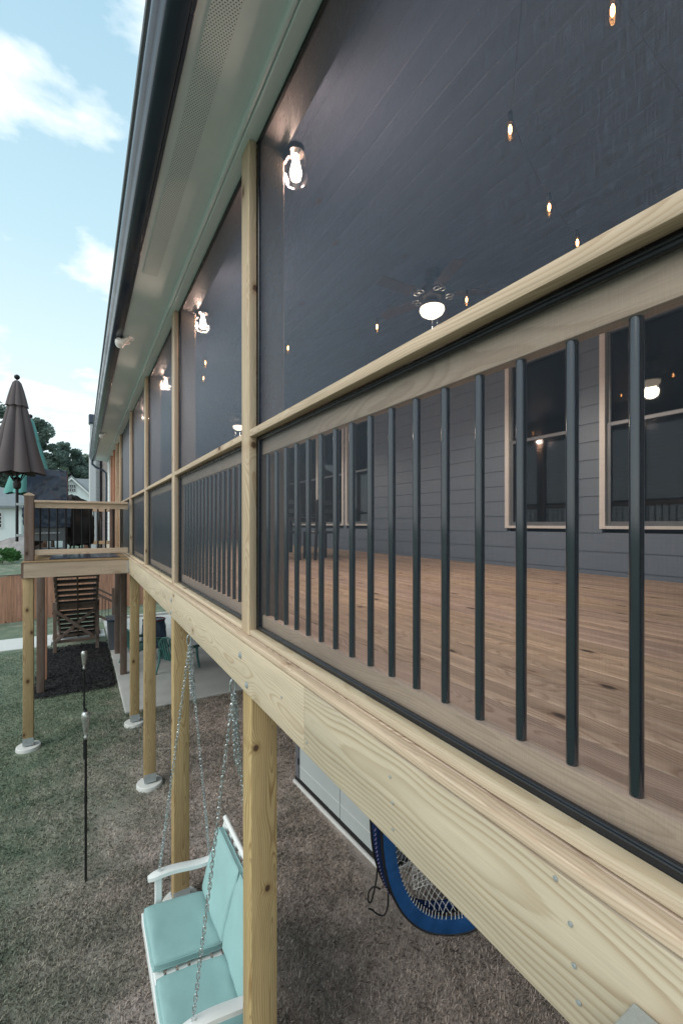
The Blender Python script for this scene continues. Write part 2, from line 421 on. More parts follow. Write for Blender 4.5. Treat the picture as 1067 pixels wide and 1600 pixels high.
def grass():
    rs = np.random.RandomState(3)
    P = []
    def fill(x0, x1, y0, y1, dens):
        n = int((x1 - x0) * (y1 - y0) * dens)
        P.append(np.stack([rs.uniform(x0, x1, n), rs.uniform(y0, y1, n)], 1))
    fill(-1.6, 3.6, 1.4, 5.2, 6500)
    fill(-2.6, 3.2, 5.2, 9.2, 3300)
    fill(-3.4, .72, 9.2, 10.9, 1800); fill(-4.2, -.9, 10.9, 15.2, 900)
    P = np.concatenate(P)
    # not on the footings, the shed or the mulch
    keep = ~((P[:, 0] > 2.62) & (P[:, 1] > 3.68) & (P[:, 1] < 5.8))
    for fx, fy in ((.83, 2.26), (.83, 4.46), (.83, 6.67), (.83, 8.66), (-.72, 8.55)):
        keep &= (P[:, 0] - fx) ** 2 + (P[:, 1] - fy) ** 2 > (.165 + .10 * rs.uniform(0, 1, len(P)) ** 2) ** 2
    # thin bare spots
    nz = np.array([mnoise.noise((p[0] * 1.3, p[1] * 1.3, 7.)) for p in P])
    keep &= rs.uniform(0, 1, len(P)) > np.clip((nz - .15) * 1.6, 0, .75)
    P = P[keep]; n = len(P)
    z = np.array([gz(p[0], p[1]) for p in P])
    a = rs.uniform(0, 2 * np.pi, n); L = rs.uniform(.016, .044, n); lean = rs.uniform(.15, 1.1, n); w = rs.uniform(.0015, .0034, n)
    w *= 1 + .10 * P[:, 1]
    da = a + rs.uniform(-.6, .6, n) + np.pi / 2
    base = np.stack([P[:, 0], P[:, 1], z - .004], 1)
    side = np.stack([np.cos(a) * w, np.sin(a) * w, 0 * w], 1)
    mid = base + np.stack([np.cos(da) * L * lean * .35, np.sin(da) * L * lean * .35, L * .6], 1)
    tip = base + np.stack([np.cos(da) * L * lean, np.sin(da) * L * lean, L * (1.05 - .35 * lean)], 1)
    V = np.stack([base - side, base + side, mid + side * .7, tip, mid - side * .7], 1).reshape(-1, 3)
    me = bpy.data.meshes.new('grass')
    F = np.arange(n)[:, None] * 5 + np.arange(5)[None]
    me.vertices.add(len(V)); me.vertices.foreach_set('co', V.ravel())
    me.loops.add(n * 5); me.loops.foreach_set('vertex_index', F.ravel().astype(np.int32))
    me.polygons.add(n); me.polygons.foreach_set('loop_start', (np.arange(n) * 5).astype(np.int32))
    me.update(calc_edges=True); me.validate()
    me.materials.append(BLADEG)
    o = bpy.data.objects.new('grass', me); col.objects.link(o)
    tag(o, 'short patchy grass, green to straw brown, beside and under the porch', 'grass', kind='stuff')
grass()

p = MB().box(.72, 5.0, 9.2, 13.2, -3.75, -3.545, .012).box(.72, 5.0, 13.206, 18.3, -3.75, -3.545, .012)
tag(p.build('patio', CONC), kind='structure')
p = MB().box(.6, 7.0, 18.31, 18.47, -3.75, -3.46, .015)
tag(p.build('patio_kerb', CONC), kind='structure')
p = MB().box(-14, -.75, 15.5, 16.95, -3.7, -3.565, .01).box(-.745, .68, 15.9, 16.95, -3.7, -3.565, .01)
tag(p.build('path', FOOTC), kind='structure')
# mulch: a low bed of bark chips
m = MB(); N = 24
for j in range(N + 1):
    for i in range(N + 1):
        x = -.86 + 1.56 * i / N; y = 10.9 + 4.3 * j / N
        e = min(i, N - i, j, N - j)
        m.v.append((x, y, gz(x, y) - .02 + (.055 if e > 0 else 0) + .012 * mnoise.noise((x * 9, y * 9, 1))))
for j in range(N):
    for i in range(N):
        m.f.append((j * (N + 1) + i, j * (N + 1) + i + 1, (j + 1) * (N + 1) + i + 1, (j + 1) * (N + 1) + i))
for k in range(5200):
    x = rnd.uniform(-.9, .69); y = rnd.uniform(10.85, 15.15); L = rnd.uniform(.02, .05); w = rnd.uniform(.006, .013)
    M = Matrix.Translation((x, y, gz(x, y) + .038)) @ Matrix.Rotation(rnd.uniform(0, 6.3), 4, 'Z') @ Matrix.Rotation(rnd.uniform(-.5, .5), 4, 'Y')
    m.add([M @ Vector(q) for q in ((-L, -w, 0), (L, -w, .004), (L, w, 0), (-L, w, .006))], [(0, 1, 2, 3)])
tag(m.build('mulch', MULCH, smooth=0), 'bed of dark bark mulch under the raised grill deck', 'mulch', kind='stuff')

# ------------------------------------------------------------------ house
house = thing('house', 'grey lap sided house wall with white trimmed windows behind the porch', 'house', (5.13, 7, -3.7))
HW = 5.13
wins = [(3.07, 4.11, -.055, 2.25), (1.77, 2.81, -.055, 2.25), (7.37, 8.41, -.03, 2.25), (8.5, 9.62, -.03, 2.25), (9.76, 12.1, -.03, 2.25)]
w = MB()
z = -3.72; k = 0
while z < 3.85:
    z1 = z + .213
    cuts = sorted([(a, b) for a, b, c, d in wins if c < z1 and d > z])
    y = -2.5
    segs = []
    for a, b in cuts:
        segs.append((y, a + .02)); y = b - .02
    segs.append((y, 16.3))
    for a, b in segs:
        w.add([(HW - .016, a, z), (HW - .002, a, z1), (HW + .05, a, z1), (HW + .05, a, z),
               (HW - .016, b, z), (HW - .002, b, z1), (HW + .05, b, z1), (HW + .05, b, z)],
              [(0, 1, 5, 4), (1, 2, 6, 5), (2, 3, 7, 6), (3, 0, 4, 7), (0, 3, 2, 1), (4, 5, 6, 7)])
    z = z1
w.build('wall', SIDING, house, smooth=0)
MB().box(HW + .055, HW + .12, -2.5, 16.3, 2.4, 4.25).build('leak_block', DARKW, house)  # unseen block added to keep sky light from leaking in over the ceiling
MB().box(HW + .35, HW + .45, -2.5, 16.3, -3.72, 4.2).build('inner_wall', DARKW, house)
for (a, b, c, d) in wins:
    t = MB(); cw = .065
    for (y0, y1, z0, z1) in ((a, a + cw, c, d), (b - cw, b, c, d), (a + cw, b - cw, d - cw, d), (a + cw, b - cw, c, c + .035)):
        t.box(HW - .042, HW + .03, y0, y1, z0, z1, .003)
    win = t.build('window', WHITE, house)
    zm = (c + d) / 2 + .03
    s = MB()
    for (z0, z1, dx) in ((c + .035, zm + .02, .008), (zm - .02, d - cw, -.012)):
        for (y0, y1, q0, q1) in ((a + cw, a + cw + .045, z0, z1), (b - cw - .045, b - cw, z0, z1),
                                 (a + cw + .045, b - cw - .045, z0, z0 + .05), (a + cw + .045, b - cw - .045, z1 - .04, z1)):
            s.box(HW + .0 - dx, HW + .028 - dx, y0, y1, q0, q1, .002)
    s.build('sash', GREYM, win)
    MB().box(HW + .012, HW + .016, a + cw + .03, b - cw - .03, c + .06, d - cw - .02).build('pane', PANE, win)
    bl = MB(); zz = c + .08
    while zz < d - .1:
        M = Matrix.Translation((HW + .10, (a + b) / 2, zz)) @ Matrix.Rotation(.9, 4, 'Y')
        bl.box(-.022, .022, -(b - a) / 2 + .07, (b - a) / 2 - .07, -.001, .001, M=M); zz += .042
    bl.build('blind', GREYM, win)
# siding return and end wall where the covered porch stops
e = MB(); z = -.58
while z < 2.0:
    e.box(.745, .79, 15.05, 16.3, z, min(z + .195, 2.0), .004); z += .2
e.build('end_wall', WHITE, house)

# ------------------------------------------------------------------ screened porch
porch = thing('screened_porch', 'raised screened porch with pale pine framing, dark mesh and black balusters', 'porch', (2.9, 6, -3.7))
PP = [-1.998, .139, 2.276, 4.413, 6.55, 8.687, 11.05]
X0, XS = .755, .80
Y0, Y1 = -2.4, 16.2
f = MB(); x = .7545
while x < 5.05:
    yy = Y0
    while yy < Y1:
        ye = min(Y1, yy + 30)
        f.box(x, min(x + .1365, 5.112), yy + .001, ye - .001, -.608, -.583 + rnd.uniform(-.0012, .0012), .004, 1); yy = ye
    x += .142
f.build('floor', WFL, porch)
# rim boards, butted
MB().box(.72, .80, Y0, 1.489, -.86, -.612, .006, 2).build('rim_beam', WYB, porch)
MB().box(.7215, .80, 1.491, 8.55, -.86, -.612, .006, 2).build('rim_beam', WYC, porch)
MB().box(.72, .80, 8.55, Y1, -.86, -.612, .006, 2).build('rim_beam', WYB, porch)
# skirt edge of the deck board that sits above the beam (bright treated nosing)
MB().box(.7185, .7538, Y0, Y1, -.6075, -.5815, .005, 3).build('nosing', WYN, porch)
bolt = MB()
def bolt_at(x, y, z, r=.011):
    q = MB(); q.lathe([(r * 1.6, 0), (r * 1.6, .0025), (r, .003), (r, .008 if r > .008 else .0034), (r * .6, .010 if r > .008 else .0036)], n=6)
    M = Matrix.Translation((x, y, z)) @ Matrix.Rotation(-math.pi / 2, 4, 'Y')
    q.v = [tuple(M @ Vector(v)) for v in q.v]
    return q
def on_beam(px, py):                            # photograph reading turned into a spot on the beam's face
    u, v = (px - 533.5) / 686, (819 - py) / 686
    t = .72 / (.5105 + .8599 * u)
    return (.8599 - .5105 * u) * t, v * t
for (px, py, r) in ((375.4, 1024, .012), (385.7, 1070.6, .012), (610, 1214, .0026), (614, 1255, .0026), (614.6, 1296, .0026), (868.6, 1372.5, .0028), (892, 1444, .0028),
                    (898, 1509, .0028), (905, 1567, .0028), (268, 938, .012), (267, 957, .012), (440, 1090, .0035), (480, 1160, .003)):
    y, z = on_beam(px, py)
    bolt_at(.7195 if y < 1.49 else .721, y, z, r).build('bolt', STEELP, porch)
brk = MB().box(.705, .7195, 8.46, 8.50, -.84, -.63, .002)
brk.build('joist_hanger', STEELP, porch)

def track(y0, y1, z0, z1, w=.022):
    t = MB(); xa, xb = .797, .813
    if z0 < -.5: t.box(xa - .0008, xa + .004, y0 + w, y1 - w, z0 + .0, z0 + .014, .0008)
    t.box(xa, xb, y0, y0 + w, z0, z1, .003); t.box(xa, xb, y1 - w, y1, z0, z1, .003)
    t.box(xa, xb, y0 + w, y1 - w, z0, z0 + w, .003); t.box(xa, xb, y0 + w, y1 - w, z1 - w, z1, .003)
    for (a, b) in ((z0 + w * .78, .0034), (z1 - w * .45, .0035)):
        t.tube([(xa - .001, y0, a), (xa - .001, y1, a)], b, 8)
    return t
bal0 = None
for i in range(len(PP)):
    yp = PP[i]
    MB().box(X0, .7955, yp - .064, yp + .064, -.582, 2.012, .004, 2).build('trim_post', WZU if i == 2 else WZ, porch)
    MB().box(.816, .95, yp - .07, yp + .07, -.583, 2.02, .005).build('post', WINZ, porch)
    if i == len(PP) - 1: continue
    a, b = yp + .0645, PP[i + 1] - .0645
    MB().box(X0 + .0015, .7958, a, b, -.5775, -.553, .0022, 2).build('sill', WYS, porch)
    MB().box(X0 + .001, .7958, a, b, .455, .493, .005, 2).build('mid_rail', WY, porch)
    up = MB().add([(.806, a, .47), (.806, b, .47), (.806, b, 2.01), (.806, a, 2.01)], [(0, 1, 2, 3)]).build('screen', SCREEN, porch, smooth=0)
    track(a, b, .460, 2.012).build('track', TRACK, up)
    lo = MB().add([(.806, a, -.55), (.806, b, -.55), (.806, b, .45), (.806, a, .45)], [(0, 1, 2, 3)]).build('screen', SCREENL, porch, smooth=0)
    track(a, b, -.555, .456).build('track', TRACK, lo)
    ra, rb = yp + .0705, PP[i + 1] - .0705
    rail = MB().box(.821, .859, ra, rb, .363, .452, .006, 2).build('railing', WIN, porch)
    MB().box(.821, .859, ra, rb, -.566, -.477, .006, 2).build('bottom_rail', WIN, rail)
    k = math.ceil((ra + .04 - .399) / .1175)
    while .399 + .1175 * k < rb - .03:
        yb = .399 + .1175 * k
        if bal0 is None:
            bal0 = MB().tube([(.84, yb, -.485), (.84, yb, .37)], .0118, 14).build('baluster', BALU, rail)
        else:
            dup_part(bal0, rail, (.84, yb, ORG[bal0.name].z))
        k += 1
# open bays beyond the screens: brown posts, no mesh
for yp in (12.35, 13.45, 14.6):
    MB().box(X0, .88, yp - .06, yp + .06, -.582, 2.012, .004).build('trim_post', WZ if yp < 12.5 else CEDZ, porch)
MB().box(.76, .86, 11.12, 14.9, .40, .46, .005).build('mid_rail', WY, porch)
# header, soffit, gutter, roof, ceiling
MB().box(.727, .812, Y0, Y1, 2.0135, 2.30, .004).build('header', SOFF, porch)
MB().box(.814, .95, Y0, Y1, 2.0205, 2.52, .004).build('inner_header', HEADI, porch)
MB().box(.699, .7265, Y0, Y1, 2.018, 2.062, .012, 4).build('soffit_trim', SOFF, porch)
so = MB().box(.385, .70, Y0, Y1, 2.05, 2.066)
so = so.build('soffit', SOFF, porch)
for (a, b) in ((Y0, 3.9),):
    MB().box(.438, .5475, a, b, 2.0475, 2.0505).build('vent', VENT, so)
MB().box(.372, .392, Y0, Y1, 2.035, 2.20, .003).build('fascia', GUTT, porch)
og = [(.371, 2.14), (.371, 2.03), (.300, 2.03), (.283, 2.042), (.278, 2.062), (.268, 2.078), (.252, 2.092), (.246, 2.112), (.246, 2.140), (.252, 2.147), (.262, 2.144), (.262, 2.138)]
ig = [(.256, 2.136), (.251, 2.136), (.251, 2.113), (.256, 2.095), (.271, 2.082), (.282, 2.065), (.287, 2.045), (.302, 2.034), (.367, 2.034), (.367, 2.14)]
gut = MB().extrude_y(og + ig, Y0, 16.25).build('gutter', GUTT, porch, smooth=50)
MB().tube([(.32, 16.2, 2.03), (.32, 16.2, 1.93), (.42, 16.15, 1.83), (.60, 16.1, 1.75), (.70, 16.05, 1.66), (.715, 16.05, 1.4), (.715, 16.05, -.55)], .035, 8).build('downspout', GUTT, gut)
MB().extrude_y([(.25, 2.150), (5.5, 4.46), (5.5, 4.54), (.235, 2.215), (.235, 2.160)], Y0, 16.3).build('roof', SHING, porch)
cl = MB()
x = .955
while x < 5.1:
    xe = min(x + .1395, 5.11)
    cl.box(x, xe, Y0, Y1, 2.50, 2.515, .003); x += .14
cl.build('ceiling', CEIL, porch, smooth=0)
MB().extrude_y([(.96, -.58), (5.1, -.58), (5.1, 4.05), (.96, 2.1)], Y0 - .1, Y0).build('near_wall', SIDING, porch)
MB().extrude_y([(.80, -.58), (5.1, -.58), (5.1, 4.05), (.96, 2.1), (.80, 2.1)], 16.2, 16.3).build('far_wall', CEDZ, porch)
# support posts with steel shoes and footings
def support(xc0, xc1, y0, y1, ztop, parent, mat, foot=True, name='support_post'):
    xm, ym = (xc0 + xc1) / 2, (y0 + y1) / 2
    gzz = gz(xm, ym) if ym < 9.2 or xm < .72 else -3.545
    zb = gzz + (.105 if foot else 0)
    o = MB().box(xc0, xc1, y0, y1, zb, ztop, .007, 2).build(name, mat, parent)
    if foot:
        s = MB().box(xc0 - .003, xc1 + .003, y0 - .004, y0 - .0005, zb - .03, zb + .085).box(xc0 - .003, xc1 + .003, y1 + .0005, y1 + .004, zb - .03, zb + .085)
        s.box(xc0, xc1, y0, y1, zb - .030, zb - .0265).box(xc0 + .04, xc1 - .04, y0 + .04, y1 - .04, zb - .055, zb - .0305)
        s.build('post_shoe', STEELP, o)
        MB().lathe([(.170, -.12), (.172, .0), (.168, .045), (.160, .052), (.001, .054)], (xm, ym, gzz), 36).build('footing', FOOTC, o)
    return o
for y in (2.19, 4.39, 6.60, 8.59):
    support(.758, .903, y, y + .14, -.8605, porch, WZN if y < 3 else WZT)
support(.80, .94, 11.5, 11.64, -.861, porch, BRZ, False)
support(.80, .94, 13.43, 13.57, -.861, porch, BRZ, False)
MB().box(.80, 4.9, 11.66, 11.74, -.86, -.64).build('cross_beam', BRX, porch)

# small grey box on the beam face at the camera's end
mb = thing('metal_box', 'small grey metal box fixed to the beam at the bottom right corner', 'box', (.66, .26, -.86))
b0 = MB().box(.565, .7175, .19, .342, -.95, -.732, .004, 2).build('body', STEELP, mb)
MB().box(.560, .7182, .185, .345, -.7315, -.722, .002).build('lid', STEELP, mb)

# ------------------------------------------------------------------ grill deck
deck = thing('grill_deck', 'raised pine grill deck with black balusters and brown corner newel', 'deck', (0, 10.3, -3.6))
MB().box(-.773, .7185, 8.5, 8.54, -.857, -.617, .004).build('rim_beam', WX, deck)
MB().box(-.812, -.774, 8.53, 12.1, -.857, -.617, .004).build('rim_beam', BRY, deck)
d = MB(); y = 8.49
while y < 12.05:
    d.box(-.80, .718, y, y + .138, -.6155, -.59, .004); y += .1425
d.build('deck_boards', wood('deck_pine_x', 'xf', (.40, .27, .15), (.25, .15, .07), contrast=.6), deck)
# the brown newel
nw = MB().box(-.775, -.645, 8.56, 8.69, -.589, .455, .006)
nw.build('newel', BRZ, deck)
MB().add([(-.78, 8.555, .4555), (-.64, 8.555, .4555), (-.64, 8.695, .4555), (-.78, 8.695, .4555), (-.78, 8.555, .475), (-.64, 8.555, .475), (-.64, 8.695, .475), (-.78, 8.695, .475), (-.71, 8.625, .515)],
         [(0, 1, 2, 3), (0, 1, 5, 4), (1, 2, 6, 5), (2, 3, 7, 6), (3, 0, 4, 7), (4, 5, 8), (5, 6, 8), (6, 7, 8), (7, 4, 8)]).build('newel_cap', WX, deck, smooth=0)
def deck_rail(x0, x1, y, mx, colr=None):
    r = MB().box(x0, x1, y - .02, y + .115, .352, .388, .004).build('handrail', mx, deck)
    MB().box(x0, x1, y + .02, y + .058, .262, .3515, .003).build('top_rail', mx, r)
    MB().box(x0, x1, y + .02, y + .058, -.502, -.413, .003).build('bottom_rail', mx, r)
    k = 0; x = x0 + .075
    b = None
    while x < x1 - .03:
        if b is None: b = MB().tube([(x, y + .039, -.42), (x, y + .039, .27)], .0125, 8).build('baluster', DKB, r)
        else: dup_part(b, r, (x, y + .039, ORG[b.name].z))
        x += .117
deck_rail(-.640, .716, 8.575, WX)
# far side posts and rail in weathered brown
for (x, yy) in ((-.775, 11.9), (.06, 11.93), (.60, 11.93)):
    MB().box(x, x + .12, yy, yy + .12, -.589, .45, .006).build('newel', BRZ, deck)
s2 = MB().box(.185, .595, 11.95, 12.04, .30, .36, .004).build('handrail', WX, deck)
MB().box(.185, .595, 11.98, 12.02, -.48, -.40, .004).build('bottom_rail', WX, s2)
for k in range(3):
    MB().tube([(.27 + .12 * k, 12.0, -.41), (.27 + .12 * k, 12.0, .31)], .0105, 8).build('baluster', DKB, s2)
s3 = MB().box(-.775, -.68, 8.70, 11.89, .31, .35, .004).build('handrail', BRY, deck)
MB().box(-.745, -.71, 8.70, 11.89, -.50, -.41, .004).build('bottom_rail', BRY, s3)
bb = None
for k in range(26):
    yb = 8.82 + .117 * k
    if bb is None: bb = MB().tube([(-.728, yb, -.42), (-.728, yb, .32)], .0105, 8).build('baluster', DKB, s3)
    else: dup_part(bb, s3, (-.728, yb, ORG[bb.name].z))
support(-.79, -.65, 8.545, 8.685, -.858, deck, WZT)
support(-.80, -.66, 11.2, 11.34, -.617, deck, BRZ, False)
support(-.74, -.66, 12.05, 12.14, -.617, deck, CEDZ, False)  # orange light on this thin post is put into its reddish colour
MB().add([(-.66, 11.25, -.70), (-.62, 11.25, -.66), (-.26, 11.25, -.66), (-.66, 11.25, -1.05), (-.66, 11.30, -.70), (-.62, 11.30, -.66), (-.26, 11.30, -.66), (-.66, 11.30, -1.05)],
         [(0, 1, 2, 3), (7, 6, 5, 4), (0, 3, 7, 4), (3, 2, 6, 7), (2, 1, 5, 6), (1, 0, 4, 5)]).build('knee_brace', BRX, deck, smooth=0)
mat = MB().box(-.45, .60, 8.75, 10.6, -.589, -.578, .003)
tag(mat.build('deck_mat', COVB), 'flat slate grey mat lying on the grill deck boards', 'mat')

# stairs down to the path, seen from behind
st = thing('deck_stairs', 'weathered brown stairs with open risers and an X braced support', 'stairs', (-.1, 14.3, -3.6))
zt, yt, n = -.60, 12.12, 17
rise, run = (3.56 - .60) / n, .255
for x in (-.56, -.09, .36):
    yA, yB = yt, yt + run * n
    zA, zB = zt - .03, -3.56
    MB().add([(x, yA, zA), (x + .04, yA, zA), (x + .04, yB, zB), (x, yB, zB), (x, yA, zA - .27), (x + .04, yA, zA - .27), (x + .04, yB - .25, zB), (x, yB - .25, zB)],
             [(0, 1, 2, 3), (7, 6, 5, 4), (0, 3, 7, 4), (1, 5, 6, 2), (0, 4, 5, 1), (3, 2, 6, 7)]).build('stringer', BRY, st, smooth=0)
tr = None
for i in range(1, n):
    yy = yt + run * (i - 1); zz = zt - rise * i
    if tr is None: tr = MB().box(-.58, .42, yy - .04, yy + run + .0, zz - .038, zz, .004).build('tread', BRX, st)
    else: dup_part(tr, st, (ORG[tr.name].x, yy + run / 2 - .02, zz - .019))
rs_ = None
for i in range(1, n):
    yy = yt + run * (i - 1); zz = zt - rise * i
    if rs_ is None: rs_ = MB().box(-.52, .36, yy - .012, yy + .008, zz + .002, zz + .06, .003).build('riser', DARKW, st)
    else: dup_part(rs_, st, (ORG[rs_.name].x, yy - .002, zz + .031))
fr = MB().box(-.66, .46, 14.36, 14.40, -2.36, -2.15, .004).build('support_beam', BRX, st)
for x in (-.655, .37):
    MB().box(x, x + .085, 14.405, 14.49, gz(x, 14.4), -2.15, .004).build('support_leg', BRZ, st)
for (xa, za, xb, zb, yy) in ((-.60, -3.25, .38, -2.38, 14.37), (-.60, -2.38, .38, -3.25, 14.335)):
    L = math.hypot(xb - xa, zb - za)
    M = Matrix.Translation(((xa + xb) / 2, yy, (za + zb) / 2)) @ Matrix.Rotation(-math.atan2(zb - za, xb - xa), 4, 'Y')
    MB().box(-L / 2, L / 2, -.015, .015, -.04, .04, .003, M=M).build('cross_brace', BRX, st)
MB().box(-.57, .38, 14.41, 14.45, -3.30, -3.22, .003).build('support_beam', BRX, st)
for x in (-.60, .42):
    yA, yB = yt + .1, yt + run * n - .15
    h = MB().add([(x - .03, yA, zt + .82), (x + .03, yA, zt + .82), (x + .03, yB, -2.62), (x - .03, yB, -2.62), (x - .03, yA, zt + .88), (x + .03, yA, zt + .88), (x + .03, yB, -2.56), (x - .03, yB, -2.56)],
                 [(3, 2, 1, 0), (4, 5, 6, 7), (0, 4, 7, 3), (1, 2, 6, 5), (0, 1, 5, 4), (3, 7, 6, 2)]).build('handrail', BRY, st, smooth=0)
    for k in range(30):
        q = k / 29; yy = yA + .1 + (yB - yA - .2) * q; zz = (zt + .83) + (-2.61 - zt - .83) * ((yy - yA) / (yB - yA))
        MB().tube([(x, yy, zz - .82), (x, yy, zz)], .009, 6).build('baluster', BALU, h)
MB().box(-.75, .55, 16.25, 16.9, -3.6, -3.44, .01).build('landing', BRX, st)

# low railing panel right of the stairs
lr = thing('low_railing', 'short sloping brown railing with slim balusters between the stairs and the patio', 'railing', (.7, 17, -3.55))
for (zz, th, nm) in ((-2.12, .07, 'handrail'), (-2.30, .09, 'top_rail'), (-3.02, .09, 'bottom_rail')):
    xa, xb, dz = .44, .92, -.30
    MB().add([(xa, 16.97, zz), (xb, 16.97, zz + dz), (xb, 17.05, zz + dz), (xa, 17.05, zz), (xa, 16.97, zz - th), (xb, 16.97, zz + dz - th), (xb, 17.05, zz + dz - th), (xa, 17.05, zz - th)],
             [(0, 1, 2, 3), (7, 6, 5, 4), (0, 4, 5, 1), (1, 5, 6, 2), (2, 6, 7, 3), (3, 7, 4, 0)]).build(nm, BRX, lr, smooth=0)
for k in range(4):
    x = .53 + .095 * k
    MB().tube([(x, 17.01, -3.08 - .6 * (x - .44)), (x, 17.01, -2.35 - .6 * (x - .44))], .010, 6).build('baluster', BALU, lr)
for x in (.92, .36):
    MB().box(x, x + .09, 16.96, 17.05, -3.55, -2.0 if x < .5 else -2.2, .004).build('newel', BRZ, lr)

# ------------------------------------------------------------------ things on the deck
def soft_box(x0, x1, y0, y1, z0, z1, n=10, amp=.015, taper=0., round_=.06, seed=0, fx=None):
    b = bmesh.new(); bmesh.ops.create_cube(b, size=2.0)
    bmesh.ops.subdivide_edges(b, edges=list(b.edges), cuts=n, use_grid_fill=True)
    sx, sy, sz = (x1 - x0) / 2, (y1 - y0) / 2, (z1 - z0) / 2
    c = Vector(((x0 + x1) / 2, (y0 + y1) / 2, (z0 + z1) / 2))
    out = MB(); b.verts.index_update()
    vs = []
    for v in b.verts:
        p = v.co.copy(); L = max(abs(p.x), abs(p.y), abs(p.z))
        q = p.normalized() * L * 1.15
        e = sum(1 for t in p if abs(t) > .75) - 1
        p = p.lerp(q, round_ * max(0, e) * 2.2)
        w = Vector((p.x * sx * (1 - taper * (p.z + 1) / 2), p.y * sy * (1 - taper * (p.z + 1) / 2), p.z * sz)) + c
        k = .35 * mnoise.noise(Vector((w.x * 4 + seed, w.y * 4, w.z * 2)))
        k -= .9 * max(0, .35 - abs(mnoise.noise(Vector((w.x * 5 + w.z * 3.5 + seed, w.y * 5, w.z * 4 - w.x * 2))))) / .35
        k += .5 * max(0, .25 - abs(mnoise.noise(Vector((w.x * 8 - w.z * 5 + seed, w.y * 8, w.z * 6 + 3))))) / .25
        w += p.normalized() * k * amp
        if fx: w = fx(w)
        vs.append(w)
    out.add(vs, [[v.index for v in f.verts] for f in b.faces]); b.free()
    return out
gr = thing('covered_grill', 'tall grill under a slate blue cover behind the deck railing', 'grill', (-.49, 9.65, -.59))
gc = soft_box(-.82, -.20, 9.35, 9.95, .33, .98, 26, .012, .03, .035, 1).build('hood_cover', COVB, gr, smooth=60)
MB().box(-.835, -.185, 9.335, 9.965, .325, .345, .008).build('seam', COVB, gc)
soft_box(-.86, -.16, 9.30, 10.0, -.06, .36, 26, .018, -.06, .04, 4).build('skirt_cover', COVB, gr, smooth=60)
cb = MB().box(-.80, -.22, 9.38, 9.93, -.30, -.05, .01).build('cart', GREYM, gr)
for (x, y) in ((-.80, 9.38), (-.28, 9.38), (-.80, 9.87), (-.28, 9.87)):
    MB().box(x, x + .06, y, y + .06, -.588, -.301, .004).build('leg', GREYM, gr)
MB().box(-.78, -.24, 9.40, 9.91, -.46, -.44).build('shelf', GREYM, gr)
MB().tube([(-.72, 9.34, -.16), (-.32, 9.34, -.16)], .012, 8).build('handle', STEEL, gr)
kg = thing('kettle_grill', 'round grill under a sagging black cover right of the slate covered grill', 'grill', (-.03, 10.2, -.59))
def slope(w):
    if w.z > .2: w.z -= max(0, (w.x + .15)) * .55
    return w
soft_box(-.27, .24, 9.95, 10.45, -.42, .60, 10, .03, .12, .16, 9, slope).build('cover', COVK, kg, smooth=60)
for a in (0.5, 2.6, 4.7):
    MB().tube([(-.02 + .16 * math.cos(a), 10.2 + .16 * math.sin(a), -.38), (-.02 + .22 * math.cos(a), 10.2 + .22 * math.sin(a), -.588)], .014, 8).build('leg', DKM, kg)

